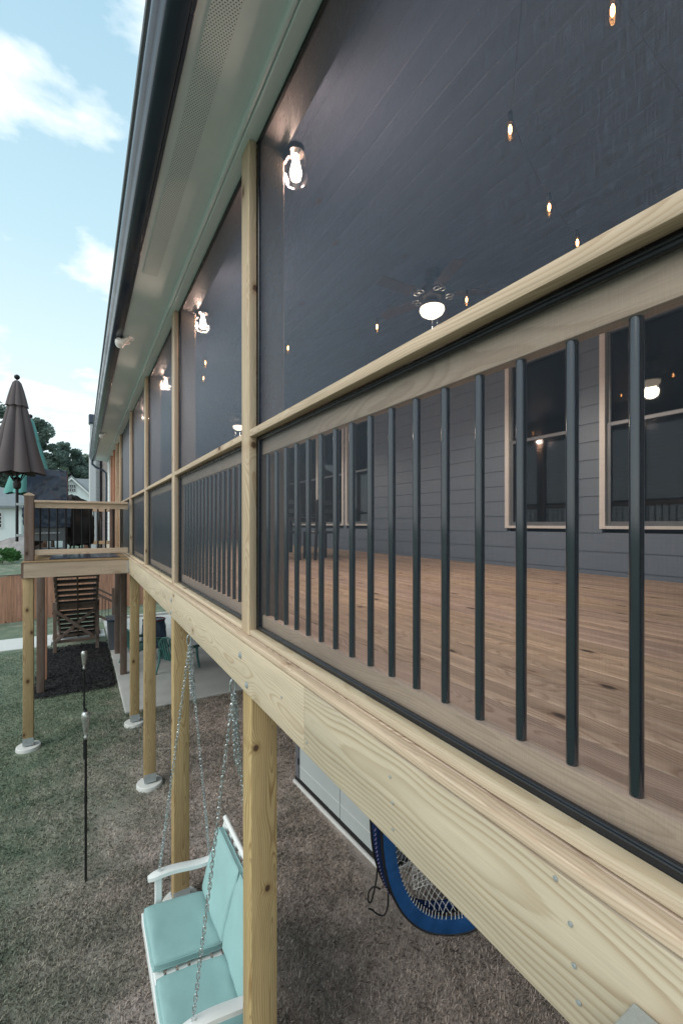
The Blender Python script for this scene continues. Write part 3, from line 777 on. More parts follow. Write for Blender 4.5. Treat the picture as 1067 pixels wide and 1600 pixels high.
def umbrella(name, label, loc, h_top, zb, rb, canopy_mat, cap=True, zbot=-.28, rot=0.):
    u = thing(name, label, 'umbrella', loc, local=True, group=None)
    MB().tube([(0, 0, zbot), (0, 0, h_top - .02)], .021, 12).build('pole', DKM, u)
    prof = []; H = h_top - .06; z1 = zb
    for i in range(15):
        q = i / 14; z = z1 + (H - z1) * q
        prof.append((rb * (1 - q) ** .97 + .030, z))
    def pl(w, z):
        q = (z - z1) / (H - z1)
        f = abs(math.sin(4 * w + rot + .18 * math.sin(2 * w + 1.3 + rot))) ** (.6 + .2 * math.sin(3 * w))
        return (.74 + (.30 + .05 * math.sin(w * 1. + 2.) + .05 * mnoise.noise(Vector((w * 2, z * 3, rot)))) * f + .03 * math.sin(2 * w + 4 * z)) if q < .96 else 1
    m = MB(); n = 96
    for (r, z) in prof:
        for k in range(n):
            w = 2 * math.pi * k / n; rr = r * pl(w, z)
            dz = .035 * (abs(math.sin(4 * w + rot)) - .5) if z == z1 else 0
            m.v.append((rr * math.cos(w), rr * math.sin(w), z - dz))
    for i in range(len(prof) - 1):
        for k in range(n):
            k2 = (k + 1) % n
            m.f.append((i * n + k, i * n + k2, (i + 1) * n + k2, (i + 1) * n + k))
    m.f.append(tuple((len(prof) - 1) * n + k for k in range(n)))
    m.build('canopy', canopy_mat, u, smooth=50)
    if cap:
        m = MB(); pr = [(.150, H - .37), (.122, H - .25), (.092, H - .12), (.058, H + .0), (.03, H + .035)]
        for (r, z) in pr:
            for k in range(n):
                w = 2 * math.pi * k / n; rr = r * (.86 + .2 * abs(math.sin(4 * w + rot)) ** .7)
                m.v.append((rr * math.cos(w), rr * math.sin(w), z - (.02 * abs(math.sin(4 * w + rot)) if z == pr[0][1] else 0)))
        for i in range(len(pr) - 1):
            for k in range(n):
                k2 = (k + 1) % n
                m.f.append((i * n + k, i * n + k2, (i + 1) * n + k2, (i + 1) * n + k))
        m.f.append(tuple((len(pr) - 1) * n + k for k in range(n)))
        m.build('vent_cap', canopy_mat, u, smooth=50)
    MB().lathe([(.012, 0), (.034, .02), (.042, .045), (.034, .07), (.01, .085)], (0, 0, h_top - .01), 16).build('finial', DKM, u)
    MB().lathe([(.024, -.14), (.05, -.12), (.058, -.05), (.046, -.01), (.052, .02), (.03, .06)], (0, 0, zb - .12), 16).build('hub', DKM, u)
    rb_ = MB()
    for k in range(8):
        a = k * math.pi / 4 + .2
        rb_.tube([(.045 * math.cos(a), .045 * math.sin(a), zb - .13), (rb * .55 * math.cos(a), rb * .55 * math.sin(a), zb + .12)], .007, 6)
    rb_.build('ribs', DKM, u)
    br = MB()
    for z in (.32, -.18):
        br.box(-.01, .115, -.025, .025, z - .02, z + .02, .004)
    br.build('bracket', STEELP, u)
    return u
umbrella('patio_umbrella', 'closed brown umbrella with vented top clamped beside the corner newel', (-.88, 8.72, 0), 2.33, .82, .34, UMBB, rot=.5)
umbrella('patio_umbrella', 'closed teal umbrella mostly hidden behind the brown one', (-.85, 10.5, 0), 2.08, .60, .40, UMBT, zbot=-.3)

# ------------------------------------------------------------------ flood lights under the soffit
def flood(y, x, label):
    o = thing('flood_light', label, 'light', (x, y, 2.05), group='flood lights under the soffit', local=True)
    MB().lathe([(.055, 0), (.055, -.018), (.03, -.026), (.02, -.03)], n=20).build('base', SOFF, o)
    for s in (-1, 1):
        M = Matrix.Translation((-.02, -.05 * s, -.04)) @ Matrix.Rotation(RD(62), 4, 'Y') @ Matrix.Rotation(RD(38 * s), 4, 'X')
        q = MB().lathe([(.018, .05), (.022, .0), (.028, -.03), (.052, -.085), (.055, -.098), (.05, -.1)], n=20)
        q.v = [tuple(M @ Vector(v)) for v in q.v]
        h = q.build('lamp_head', WHITE, o)
        q = MB().lathe([(.049, -.0985), (.03, -.107), (.001, -.11)], n=20)
        q.v = [tuple(M @ Vector(v)) for v in q.v]
        q.build('lens', GLASS, h)
flood(5.35, .447, 'white twin flood light under the soffit, nearer of two')
flood(11.2, .478, 'white twin flood light under the soffit, farther of two')

# ------------------------------------------------------------------ porch lights
jar0 = None
for i, yj in enumerate((2.19, 4.31, 6.45, 8.6)):
    lab = ('lit glass jar sconce on the nearest screened porch post', 'lit glass jar sconce on the second porch post away',
           'lit glass jar sconce on the third porch post away', 'lit glass jar sconce on the farthest lit porch post')[i]
    o = thing('jar_sconce', lab, 'lamp', (1.01, yj, 1.94), group='jar sconces on the porch posts', local=True)
    MB().lathe([(.001, -.078), (.03, -.078), (.052, -.072), (.060, -.055), (.061, .0), (.060, .045), (.046, .075), (.043, .098)], n=24).build('jar', GLASS, o, smooth=60)
    MB().lathe([(.047, .085), (.047, .118), (.03, .125), (.001, .126)], n=20).build('cap', BRONZE, o)
    MB().box(-.062, -.045, -.035, .035, .03, .18, .003).tube([(-.05, 0, .11), (-.02, 0, .135), (0, 0, .125)], .009, 8).build('bracket', BRONZE, o)
    MB().lathe([(.014, .08), (.018, .05), (.026, .02), (.034, -.02), (.027, -.052), (.006, -.062)], n=14).build('bulb', JARB, o, smooth=60)
    L = bpy.data.lights.new('jar_glow', 'POINT'); L.energy = 40.; L.color = (1., .66, .52); L.shadow_soft_size = .03
    lo = bpy.data.objects.new('jar_glow', L); col.objects.link(lo); lo.parent = o; lo.location = (.0, .07, 0.0)

def string(name_label, pts, bulbs):
    o = thing('string_light', name_label, 'string lights', pts[0], group='string lights across the porch')
    w = MB(); full = []
    for i in range(len(pts) - 1):
        a, b = Vector(pts[i]), Vector(pts[i + 1])
        for k in range(6):
            q = k / 6; p = a.lerp(b, q); p.z -= .05 * 4 * q * (1 - q); full.append(p)
    full.append(Vector(pts[-1]))
    w.tube(full, .0018, 6).build('wire', BLK, o)
    for bpos in bulbs:
        x, y, z = bpos
        c = MB().lathe([(.011, .105), (.014, .095), (.014, .055), (.011, .048)], (x, y, z), 12).build('socket', BLK, o)
        MB().lathe([(.012, .05), (.022, .02), (.029, -.01), (.026, -.035), (.012, -.052), (.001, -.055)], (x, y, z), 16).build('bulb', BULBG, o, smooth=60)
        MB().lathe([(.004, .036), (.0085, .022), (.0085, .0), (.003, -.012)], (x, y, z), 8).build('filament', BULB, o)
def sp(px, py, z):
    u, v = (px - 533.5) / 686, (819 - py) / 686
    t = z / v
    return ((.5105 + .8599 * u) * t, (.8599 - .5105 * u) * t, z)
A = [(1.78, .95, 2.06), (1.97, 1.56, 2.09), (2.68, 1.81, 2.09), (3.19, 1.92, 2.09)]
b = [sp(797, 205, 2.09), sp(858, 326, 2.09), sp(902, 381, 2.09)]
string('string of warm bulbs crossing the nearest bay above the rail', [(1.55, 1.15, 2.32)] + [(p[0], p[1], p[2] + .1) for p in b] + [(4.4, 2.2, 2.25), (5.08, 2.4, 2.42)], b)
b2 = [sp(957, 20, 2.1)]
string('single warm bulb hanging highest near the top right corner', [(1.0, .55, 2.12), (b2[0][0], b2[0][1], 2.2), (3.4, 1.1, 2.3), (5.08, 1.0, 2.45)], b2)
b3 = [sp(729, 470, 2.09), sp(589, 512, 2.09), sp(450, 545, 2.05), sp(437, 622, 2.05)]
string('string of warm bulbs running along the porch past the ceiling fan', [(4.2, 1.9, 2.45)] + [(p[0], p[1], p[2] + .1) for p in b3] + [(2.4, 9.2, 2.3)], b3)
b4 = [sp(321, 568, 2.0), sp(318, 592, 2.05)]
string('string with two warm bulbs seen through the second bay', [(1.0, 4.9, 2.05)] + [(p[0], p[1], p[2] + .1) for p in b4] + [(3.4, 9.9, 2.4)], b4)

def fan(x, y, zl, label, rot):
    zc = 2.50
    o = thing('ceiling_fan', label, 'ceiling fan', (x, y, zl), group='porch ceiling fans', local=True, rotz=rot)
    MB().tube([(0, 0, .2), (0, 0, zc - zl - .02)], .014, 10).lathe([(.07, zc - zl - .09), (.07, zc - zl - .0)], n=18).build('downrod', BRONZE, o)
    MB().lathe([(.06, .10), (.115, .12), (.13, .17), (.11, .23), (.05, .26)], n=24).build('motor', BRONZE, o)
    MB().lathe([(.075, .035), (.088, .06), (.075, .095), (.06, .10)], n=24).build('light_fitter', BRONZE, o)
    MB().lathe([(.01, -.062), (.06, -.052), (.105, -.022), (.122, .012), (.118, .034), (.08, .036)], n=28).build('light_bowl', BOWL, o, smooth=60)
    ba = None
    for k in range(5):
        a = 2 * math.pi * k / 5
        if ba is None:
            M = Matrix.Rotation(RD(10), 4, 'X')
            ba = MB().box(.22, .62, -.065, .065, .150, .157, .003, M=M)
            ba.box(.09, .235, -.02, .02, .145, .1495, .002)
            ba = ba.build('blade', BLADE, o, origin=(0, 0, 0))
            ir = MB()
            for s in (-1, 1):
                ir.ring([(.17 + .035 * math.cos(w), s * .03 + .025 * math.sin(w), .14) for w in [i * .524 for i in range(12)]], .005, 6)
            ir.build('blade_iron', STEEL, ba, origin=(0, 0, 0))
        else:
            c = copy_tree(ba, o); c.rotation_euler = (0, 0, a)
    for s in (-1, 1):
        MB().tube([(s * .06, .03, .04), (s * .06, .03, -.17)], .0018, 5).build('pull_chain', STEEL, o)
    L = bpy.data.lights.new('fan_glow', 'SPOT'); L.energy = 80.; L.spot_size = RD(168); L.spot_blend = .35; L.color = (1., .82, .64); L.shadow_soft_size = .1
    lo = bpy.data.objects.new('fan_glow', L); col.objects.link(lo); lo.parent = o; lo.location = (0, 0, -.13)
fan(2.98, 3.27, 2.10, 'ceiling fan with lit bowl in the nearest bay of the porch', RD(252))
fan(2.95, 9.35, 2.10, 'ceiling fan with lit bowl farther down the porch', RD(20))

# ------------------------------------------------------------------ dining set on the porch
tb = thing('dining_table', 'dark wooden dining table inside the far end of the porch', 'table', (3.35, 7.6, -.583), local=True)
MB().box(-.45, .45, -.8, .8, .71, .75, .01).build('tabletop', DARKW, tb)
for x in (-.40, .33):
    for y in (-.75, .68):
        MB().box(x, x + .07, y, y + .07, 0, .7095, .005).build('leg', DARKW, tb)
def dchair(x, y, rz, label):
    o = thing('dining_chair', label, 'chair', (x, y, -.583), local=True, rotz=rz, group='dining chairs on the porch')
    MB().box(-.22, .22, -.22, .22, .43, .465, .012).build('seat', DARKW, o)
    for sx in (-1, 1):
        MB().box(sx * .2 - .02, sx * .2 + .02, .17, .21, 0, .4295, .004).build('leg', DARKW, o)
        M = Matrix.Translation((sx * .2, -.2, 0)) @ Matrix.Rotation(RD(5), 4, 'X')
        MB().box(-.02, .02, -.02, .02, 0, .98, .004, M=M).build('leg', DARKW, o)
    for z in (.62, .76, .90):
        MB().box(-.179, .179, -.275 - (z - .62) * .09 + .0, -.255 - (z - .62) * .09, z, z + .075, .004).build('back_slat', DARKW, o)
dchair(2.93, 6.72, RD(-20), 'black ladder back chair nearest the screen at the porch table')
dchair(3.45, 6.5, RD(0), 'black ladder back chair at the near end of the porch table')

# ------------------------------------------------------------------ porch swing
sw = thing('porch_swing', 'white slatted porch swing hung on chains below the beam', 'porch swing', (.68, 3.05, -3.1))
ya, yb = 2.44, 3.70
se = MB()
for i in range(6):
    x = .415 + .077 * i; z = -2.985 - .011 * i
    se.box(x, x + .062, ya + .02, yb - .02, z - .02, z, .005)
se = se.build('seat', SWW, sw)
MB().box(.43, .90, ya + .03, ya + .07, -3.085, -3.06).box(.43, .90, 3.05, 3.09, -3.085, -3.06).box(.43, .90, yb - .07, yb - .03, -3.085, -3.06).box(.40, .415, ya + .02, yb - .02, -3.07, -2.99, .003).build('seat_frame', SWW, sw)
def bk(s, z):                                   # a spot on the reclined back: s outwards, z along it
    d = Vector((.15, 0, .54)).normalized(); nrm = Vector((d.z, 0, -d.x))
    return Vector((.885, 0, -3.04)) + d * z - nrm * s
MBk = Matrix.Translation((.885, 0, -3.04)) @ Matrix.Rotation(math.atan2(.15, .54), 4, 'Y')
for i in range(9):
    y = ya + .23 + i * (yb - ya - .35) / 8
    MB().box(0, .018, y, y + .055, .02, .56, .004, M=MBk).build('back_slat', SWW, sw)
MB().tube([MBk @ Vector((.008, ya + .175, .585)), MBk @ Vector((.008, yb - .01, .585))], .02, 12).build('back_rail', SWW, sw)
for y in (ya + .18, yb - .06):
    MB().box(-.002, .03, y, y + .04, .0, .58, .004, M=MBk).build('back_post', SWW, sw)
for y in (ya - .01, yb - .06):
    a = MB()
    n = 14; vs = []; fs = []
    for i in range(n + 1):
        q = i / n; x = .445 + .50 * q
        z = -2.742 + .014 * math.sin(q * 5.5) - .02 * q
        wd = .038 * (1 - .55 * max(0, (.12 - q) / .12) ** 2 if q < .12 else 1) - .008 * max(0, q - .5)
        for (dy, dz) in ((-wd, -.016), (wd, -.016), (wd, .012), (wd - .006, .016), (-wd + .006, .016), (-wd, .012)):
            vs.append((x, y + .035 + dy, z + dz))
    for i in range(n):
        for k in range(6):
            k2 = (k + 1) % 6
            fs.append((i * 6 + k, i * 6 + k2, (i + 1) * 6 + k2, (i + 1) * 6 + k))
    fs += [tuple(reversed(range(6))), tuple(n * 6 + k for k in range(6))]
    a.add(vs, fs).build('armrest', SWW, sw, smooth=40)
    MB().box(.495, .545, y + .015, y + .055, -3.06, -2.758, .004).build('arm_support', SWW, sw)

def link_chain(p0, p1, pitch=.0285, sag=0.):
    m = MB(); p0, p1 = Vector(p0), Vector(p1); L = (p1 - p0).length; n = max(2, int(L / pitch))
    d = (p1 - p0).normalized()
    a = d.cross(Vector((.3, 1, 0))).normalized(); b = d.cross(a)
    for i in range(n):
        q = (i + .5) / n
        c = p0.lerp(p1, q) + Vector((0, 0, -sag * 4 * q * (1 - q))) + a * rnd.uniform(-.002, .002)
        th = rnd.uniform(-.35, .35) + (math.pi / 2 if i % 2 else 0)
        e = a * math.cos(th) + b * math.sin(th)
        hl, hw = pitch * .72, .0085
        pts = []
        for k in range(12):
            w = 2 * math.pi * k / 12
            s = d * (math.cos(w) * hw + (hl - hw) * (1 if math.cos(w) > 0 else -1)) + e * math.sin(w) * hw
            pts.append(c + s)
        m.ring(pts, .0028, 6)
    return m
for (yh, yarm, lab) in ((2.53, 2.475, 0), (3.73, 3.675, 1)):
    top = Vector((.765, yh, -.86))
    hk = MB().tube([top + Vector((0, 0, .02)), top + Vector((0, 0, -.02))], .005, 8)
    hk.ring([top + Vector((.0, .018 * math.sin(w), -.038 + .018 * math.cos(w))) for w in [i * math.pi / 8 for i in range(16)]], .0045, 8)
    hk = hk.build('screw_eye', STEEL, sw)
    cb_ = MB(); c = top + Vector((0, 0, -.092))
    cb_.ring([c + Vector(((.016 + .004 * math.cos(w)) * math.sin(w) * .95, .002, .045 * math.cos(w))) for w in [i * math.pi / 12 for i in range(24)]], .0045, 8)
    cb_.tube([c + Vector((-.016, 0, -.02)), c + Vector((-.017, 0, .02))], .006, 8)
    cb_.build('carabiner', STEEL, hk)
    bt = c + Vector((0, 0, -.045))
    link_chain(bt, (.525, yarm, -2.73)).build('chain', STEEL, sw)
    link_chain(bt + Vector((.008, 0, 0)), (.915, yarm, -2.76)).build('chain', STEEL, sw)
    for (dx, dy, ln) in ((.008, .012, .42), (.018, -.008, .47), (-.006, -.012, .38)):
        link_chain(bt + Vector((dx, dy, 0)), bt + Vector((dx + .015, dy, -ln)), sag=0).build('spare_chain', STEEL, sw)

def cushion(M, L, W, T, label, seed):
    m = MB(); n = 22
    def hgt(u, v):
        e = (max(0, 1 - abs(u) ** 9) * max(0, 1 - abs(v) ** 9)) ** .45
        return T * .5 * (.40 + .60 * e)
    for sgn in (1, -1):
        for j in range(n + 1):
            for i in range(n + 1):
                u, v = -1 + 2 * i / n, -1 + 2 * j / n
                u2 = math.sin(u * math.pi / 2 * .96) / math.sin(math.pi / 2 * .96); v2 = math.sin(v * math.pi / 2 * .96) / math.sin(math.pi / 2 * .96)
                k = .009 * mnoise.noise(Vector((u * 2 + seed, v * 2, sgn))) + .0035 * mnoise.noise(Vector((u * 7 + seed, v * 5, sgn)))
                rc = 1 - .03 * (abs(u2) ** 6) * (abs(v2) ** 6)
                m.v.append(M @ Vector((u2 * L / 2 * rc, v2 * W / 2 * rc, sgn * (hgt(u2, v2) + k))))
    N = (n + 1) ** 2
    for j in range(n):
        for i in range(n):
            q = (j * (n + 1) + i, j * (n + 1) + i + 1, (j + 1) * (n + 1) + i + 1, (j + 1) * (n + 1) + i)
            m.f.append(q); m.f.append(tuple(N + k for k in reversed(q)))
    loop = [i for i in range(n + 1)] + [j * (n + 1) + n for j in range(1, n + 1)] + [n * (n + 1) + i for i in range(n - 1, -1, -1)] + [j * (n + 1) for j in range(n - 1, 0, -1)]
    for k in range(len(loop)):
        a, b = loop[k], loop[(k + 1) % len(loop)]
        m.f.append((a, N + a, N + b, b))
    o = m.build('cushion', TEAL, smooth=60)
    # welt cord around both edges
    for sgn, off in ((1, 0), (-1, N)):
        wl = MB().ring([Vector(m.v[i + off]) for i in loop], .004, 6).build('piping', TEAL, o)
    tag(o, label, 'cushion', 'teal cushions on the porch swing')
    return o
tl = math.atan2(.06, .44)
for (y0, y1, lab, sd) in ((3.11, 3.63, 'teal seat cushion on the far half of the white swing', 1), (2.515, 3.02, 'teal seat cushion on the near half of the white swing', 2)):
    cushion(Matrix.Translation((.640, (y0 + y1) / 2, -2.965)) @ Matrix.Rotation(tl, 4, 'Y'), .47, y1 - y0, .085, lab, sd)
for (y0, y1, lab, sd) in ((3.07, 3.62, 'teal back cushion leaning on the far half of the swing', 3), (2.54, 3.055, 'teal back cushion leaning on the near half, mostly behind the post', 4)):
    M = MBk @ Matrix.Translation((-.047, (y0 + y1) / 2, .325)) @ Matrix.Rotation(math.pi / 2, 4, 'Y')
    cushion(M, .47, y1 - y0, .085, lab, sd)

# ------------------------------------------------------------------ torches
def torch(x, y, label, top=-1.94):
    o = thing('garden_torch', label, 'torch', (x, y, gz(x, y)), group='metal torches on the lawn')
    z0 = gz(x, y)
    MB().tube([(x, y, z0 - .05), (x, y, top - .25)], .0125, 10).build('pole', DKM, o)
    h = MB().lathe([(.014, -.30), (.021, -.29), (.021, -.27), (.015, -.262), (.022, -.22), (.033, -.14), (.041, -.075), (.043, -.05), (.036, -.025), (.022, -.012)], (x, y, top), 18).build('fuel_can', TORCH, o, smooth=60)
    MB().lathe([(.018, -.0135), (.018, .0), (.008, .004), (.008, .022)], (x, y, top), 12).build('snuffer', DKM, h)
    for z in (-1., ):
        MB().lathe([(.016, -.03), (.016, .03)], (x, y, z0 + .85), 10).build('collar', DKM, o)
torch(.045, 7.84, 'metal garden torch on a black pole, farther of the pair')
torch(.045, 5.26, 'metal garden torch on a black pole, nearer of the pair', -1.93)

# ------------------------------------------------------------------ storage shed and goal under the porch
a2 = math.atan2(2.79 - 2.674, 5.74 - 3.68)
sh = thing('storage_shed', 'pale grey panelled storage shed with black base under the porch', 'shed', (2.674, 5.74, gz(2.7, 5)), local=True, rotz=a2)
zs = .03
MB().box(.0, 1.2, -2.03, 0, .05, 2.25, .004).build('body', SHEDD, sh)
for (y0, y1) in ((-1.115, -.10), (-2.03, -1.128)):
    dr = MB().box(-.018, -.0005, y0, y1, .10, 2.2, .004).build('door', SHED, sh)
    for zg in (.283, .80, 1.3): MB().box(-.0215, -.0185, y0 + .004, y1 - .004, zg, zg + .008).build('groove', WHITE, dr)
MB().box(-.03, 1.2, -2.04, .02, .045, .10, .003).build('base', BLK, sh)
MB().box(-.055, 1.2, -2.05, .035, -.05, .044, .004).build('plinth', WHITE, sh)
MB().box(-.03, -.002, -.095, .0, .101, 2.24, .003).build('corner_trim', SHEDD, sh)
for z in (.30, 1.1, 1.9):
    MB().box(-.036, -.0302, -.10, -.07, z, z + .09, .002).build('hinge', BLK, sh)
MB().box(-.08, 1.25, -2.06, .05, 2.2515, 2.32, .01).build('roof', SHEDD, sh)

fw = Vector((.5105, .8599, 0)); rt = Vector((.8599, -.5105, 0)); upv = Vector((0, 0, 1))
goal = thing('folding_goal', 'oval blue pop up sports goal with white net under the porch', 'goal', (2.83, 2.90, -3.7))
GC = fw * 3.94 + rt * .955 + upv * -2.69
def ell(a, b, w, back=0., ds=0., dz=0.):
    ca, sa = math.cos(w), math.sin(w); e = .84
    ca = math.copysign(abs(ca) ** e, ca); sa = math.copysign(abs(sa) ** e, sa)
    return GC + fw * back + rt * (a * ca + ds) + upv * (b * sa + dz)
def band(a0, b0, a1, b1, back, ds, dz, th=.012, n=144, wr=.011):
    m = MB()
    for i in range(n):
        w = 2 * math.pi * i / n
        k = wr * 1.6 * mnoise.noise(Vector((math.cos(w) * 9, math.sin(w) * 9, back))) + wr * mnoise.noise(Vector((math.cos(w) * 22, math.sin(w) * 22, back + 3)))
        m.v += [ell(a0, b0, w, back - th, ds, dz), ell((a0 + a1) / 2, (b0 + b1) / 2, w, back - th - .012 + k, ds, dz), ell(a1, b1, w, back - th, ds, dz), ell(a1, b1, w, back + th, ds, dz), ell(a0, b0, w, back + th, ds, dz)]
    for i in range(n):
        j = (i + 1) % n
        for k in range(5):
            k2 = (k + 1) % 5
            m.f.append((i * 5 + k, i * 5 + k2, j * 5 + k2, j * 5 + k))
    return m
band(.585, .985, .475, .845, 0, 0, 0).build('front_band', BLUE, goal, smooth=60)
MB().ring([ell(.592, .992, 2 * math.pi * i / 80, 0) for i in range(80)], .016, 8).build('front_piping', BLK, goal)
band(.575, .97, .50, .87, .16, -.10, .03).build('rear_band', NAVY, goal, smooth=60)
MB().ring([ell(.582, .978, 2 * math.pi * i / 80, .16, -.10, .03) for i in range(80)], .013, 8).build('rear_piping', BLK, goal)
lc = MB()
for i in range(80):
    w = math.pi * (1.02 + .46 * i / 80)
    if i % 2: continue
    c = ell(.598, .995, w, .06, -.045, .012); d = ell(.602, .998, w + .035, .075, -.055, .02)
    lc.tube([c, (c + d) / 2 - fw * .006, d], .0028, 5)
lc.build('lacing', PURP, goal)
nt = MB()
def netp(x, z):
    q = max(0, 1 - (x / .475) ** 2 - (z / .845) ** 2)
    return GC + rt * (x + .012 * mnoise.noise(Vector((x * 9, z * 9, 2)))) + upv * (z + .014 * mnoise.noise(Vector((x * 9, z * 9, 5)))) + fw * (.02 + .20 * q ** .5 + .035 * mnoise.noise(Vector((x * 4, z * 4, 0))))
for s in (-1, 1):
    c = -1.3
    while c < 1.3:
        pts = []
        for i in range(80):
            x = -.475 + .95 * i / 79; z = c + s * x * 1.05
            if (x / .475) ** 2 + (z / .845) ** 2 < 1: pts.append(netp(x, z))
        if len(pts) > 2: nt.tube(pts, .0021, 4, False)
        c += .062
for i in range(110):
    w = 2 * math.pi * i / 110
    p = ell(.478, .848, w, -.02); q = ell(.455, .82, w + .02, .02)
    nt.tube([p, (p + q) / 2 - fw * .006, q], .003, 4)
# a slack fold of net lying low in the mouth
for s in (0, 1):
    for k in range(16):
        pts = []
        for i in range(14):
            if s: a, b_ = k / 15, i / 13
            else: a, b_ = i / 13, k / 15
            x = -.30 + .62 * a; z = -.62 + .40 * b_ - .12 * a + .05 * math.sin(a * 7)
            if (x / .46) ** 2 + (z / .82) ** 2 < 1:
                pts.append(GC + rt * x + upv * z + fw * (.03 + .08 * math.sin(b_ * 5 + a * 3) ** 2))
        if len(pts) > 2: nt.tube(pts, .0021, 4, False)
nt.build('net', NETM, goal)
spt = MB()
def smooth_path(P, k=6):
    P = [Vector(p) for p in P]; out = []
    for i in range(len(P) - 1):
        a, b, c, d = P[max(i - 1, 0)], P[i], P[i + 1], P[min(i + 2, len(P) - 1)]
        for j in range(k):
            t = j / k
            out.append(.5 * (2 * b + (c - a) * t + (2 * a - 5 * b + 4 * c - d) * t * t + (3 * b - a - 3 * c + d) * t ** 3))
    return out + [P[-1]]
p0 = ell(.60, 1.0, math.pi * 1.12, .10, -.06, 0)
def off(s, z): return p0 + rt * s + upv * z
spt.tube(smooth_path([off(0, 0), off(-.005, -.12), off(-.03, -.26), off(-.06, -.36), off(-.085, -.34), off(-.075, -.26), off(-.03, -.22), off(.03, -.24)]), .008, 6)
spt.build('strap', BLK, goal)
MB().tube(smooth_path([off(.11, -.20), off(.10, -.28), off(.095, -.40), off(.06, -.48), off(.0, -.47), off(-.05, -.43), off(-.085, -.42)]), .008, 6).build('strap', BLK, goal)

# ------------------------------------------------------------------ patio furniture
def resin_chair(x, y, rz, label):
    o = thing('resin_chair', label, 'chair', (x, y, -3.545), local=True, rotz=rz, group='teal resin patio chairs')
    s = MB()
    for i in range(7):
        q = i / 6; xx = -.22 + .46 * q; z = .33 + .06 * q
        s.box(xx, xx + .062, -.25, .25, z - .012, z + .012, .005)
    s.build('seat', TEALD, o)
    b = MB()
    for i in range(7):
        yy = -.24 + .08 * i; h = .90 - .22 * (abs(yy) / .26) ** 2.2
        cx = .03 * (yy / .25) ** 2
        b.tube([(-.22 + cx, yy * .9, .30), (-.30 + cx * 2, yy * 1.0, .5), (-.40 + cx * 2.5, yy * 1.05, h)], [.022, .024, .02], 6)
    pts = [(-.40 + .03 * (yy / .25) ** 2 * 2.5 - .005, yy * 1.08, .90 - .22 * (abs(yy) / .26) ** 2.2) for yy in [-.25 + .05 * k for k in range(11)]]
    b.tube(pts, .018, 8)
    b.build('backrest', TEALD, o)
    for sy in (-1, 1):
        a = MB().tube([(-.34, sy * .29, .56), (.0, sy * .31, .57), (.28, sy * .31, .56), (.38, sy * .30, .54)], [.022, .034, .04, .03], 8)
        a.build('armrest', TEALD, o)
        MB().tube([(.30, sy * .30, .55), (.34, sy * .29, .3), (.40, sy * .31, 0.)], [.035, .03, .024], 8).build('leg', TEALD, o)
        MB().tube([(-.30, sy * .28, .58), (-.32, sy * .27, .3), (-.42, sy * .29, 0.)], [.03, .026, .022], 8).build('leg', TEALD, o)
resin_chair(2.02, 11.12, RD(38), 'teal resin chair on the patio nearest the swing chains')
resin_chair(1.35, 12.45, RD(25), 'teal resin chair on the patio between the wooden posts')
pt = thing('patio_bin', 'dark grey storage bin beside the brown posts on the patio', 'bin', (.84, 14.2, -3.545), local=True)
MB().add([(-.15, -.3, 0), (.15, -.3, 0), (.15, .3, 0), (-.15, .3, 0), (-.19, -.36, .80), (.19, -.36, .80), (.19, .36, .80), (-.19, .36, .80)],
         [(3, 2, 1, 0), (4, 5, 6, 7), (0, 1, 5, 4), (1, 2, 6, 5), (2, 3, 7, 6), (3, 0, 4, 7)]).build('body', SHEDD, pt, smooth=0)
MB().box(-.21, .21, -.38, .38, .801, .86, .015).build('lid', COVB, pt)
cv = soft_box(1.5, 2.15, 13.4, 14.0, -3.54, -2.75, 8, .02, .1, .1, 5)
fpz = thing('covered_firepit', 'dark red edged covered patio heater behind the treated posts', 'patio heater', (1.82, 13.7, -3.545))
cv.build('cover', COVB, fpz, smooth=60)
MB().ring([(1.825 + .30 * math.cos(w), 13.7 + .28 * math.sin(w), -2.76) for w in [i * math.pi / 8 for i in range(16)]], .02, 6).build('rim', plain('dark_red', (.12, .015, .02), .5), fpz)

# ------------------------------------------------------------------ fence
fn = thing('cedar_fence', 'reddish cedar privacy fence across the back of the yard', 'fence', (-.2, 20.5, -3.6))
fa, fb = Vector((-13, 16.3)), Vector((11, 24.3))
L = (fb - fa).length; dr = (fb - fa).normalized(); ang = math.atan2(dr.y, dr.x)
MF = Matrix.Translation((fa.x, fa.y, 0)) @ Matrix.Rotation(ang, 4, 'Z')
bd = MB(); s = 0
while s < L:
    bd.box(s, s + .137, -.009, .009, -3.68, -1.90 + rnd.uniform(-.012, .012), .003, M=MF); s += .141
bd.build('board_panel', CEDZ, fn, smooth=0)
for z in (-3.3, -2.6, -2.02):
    MB().box(0, L, .0095, .048, z, z + .085, M=MF).build('fence_rail', CEDZ, fn)
MB().box(0, L, -.03, .06, -1.882, -1.85, M=MF).build('fence_cap', BRX, fn)

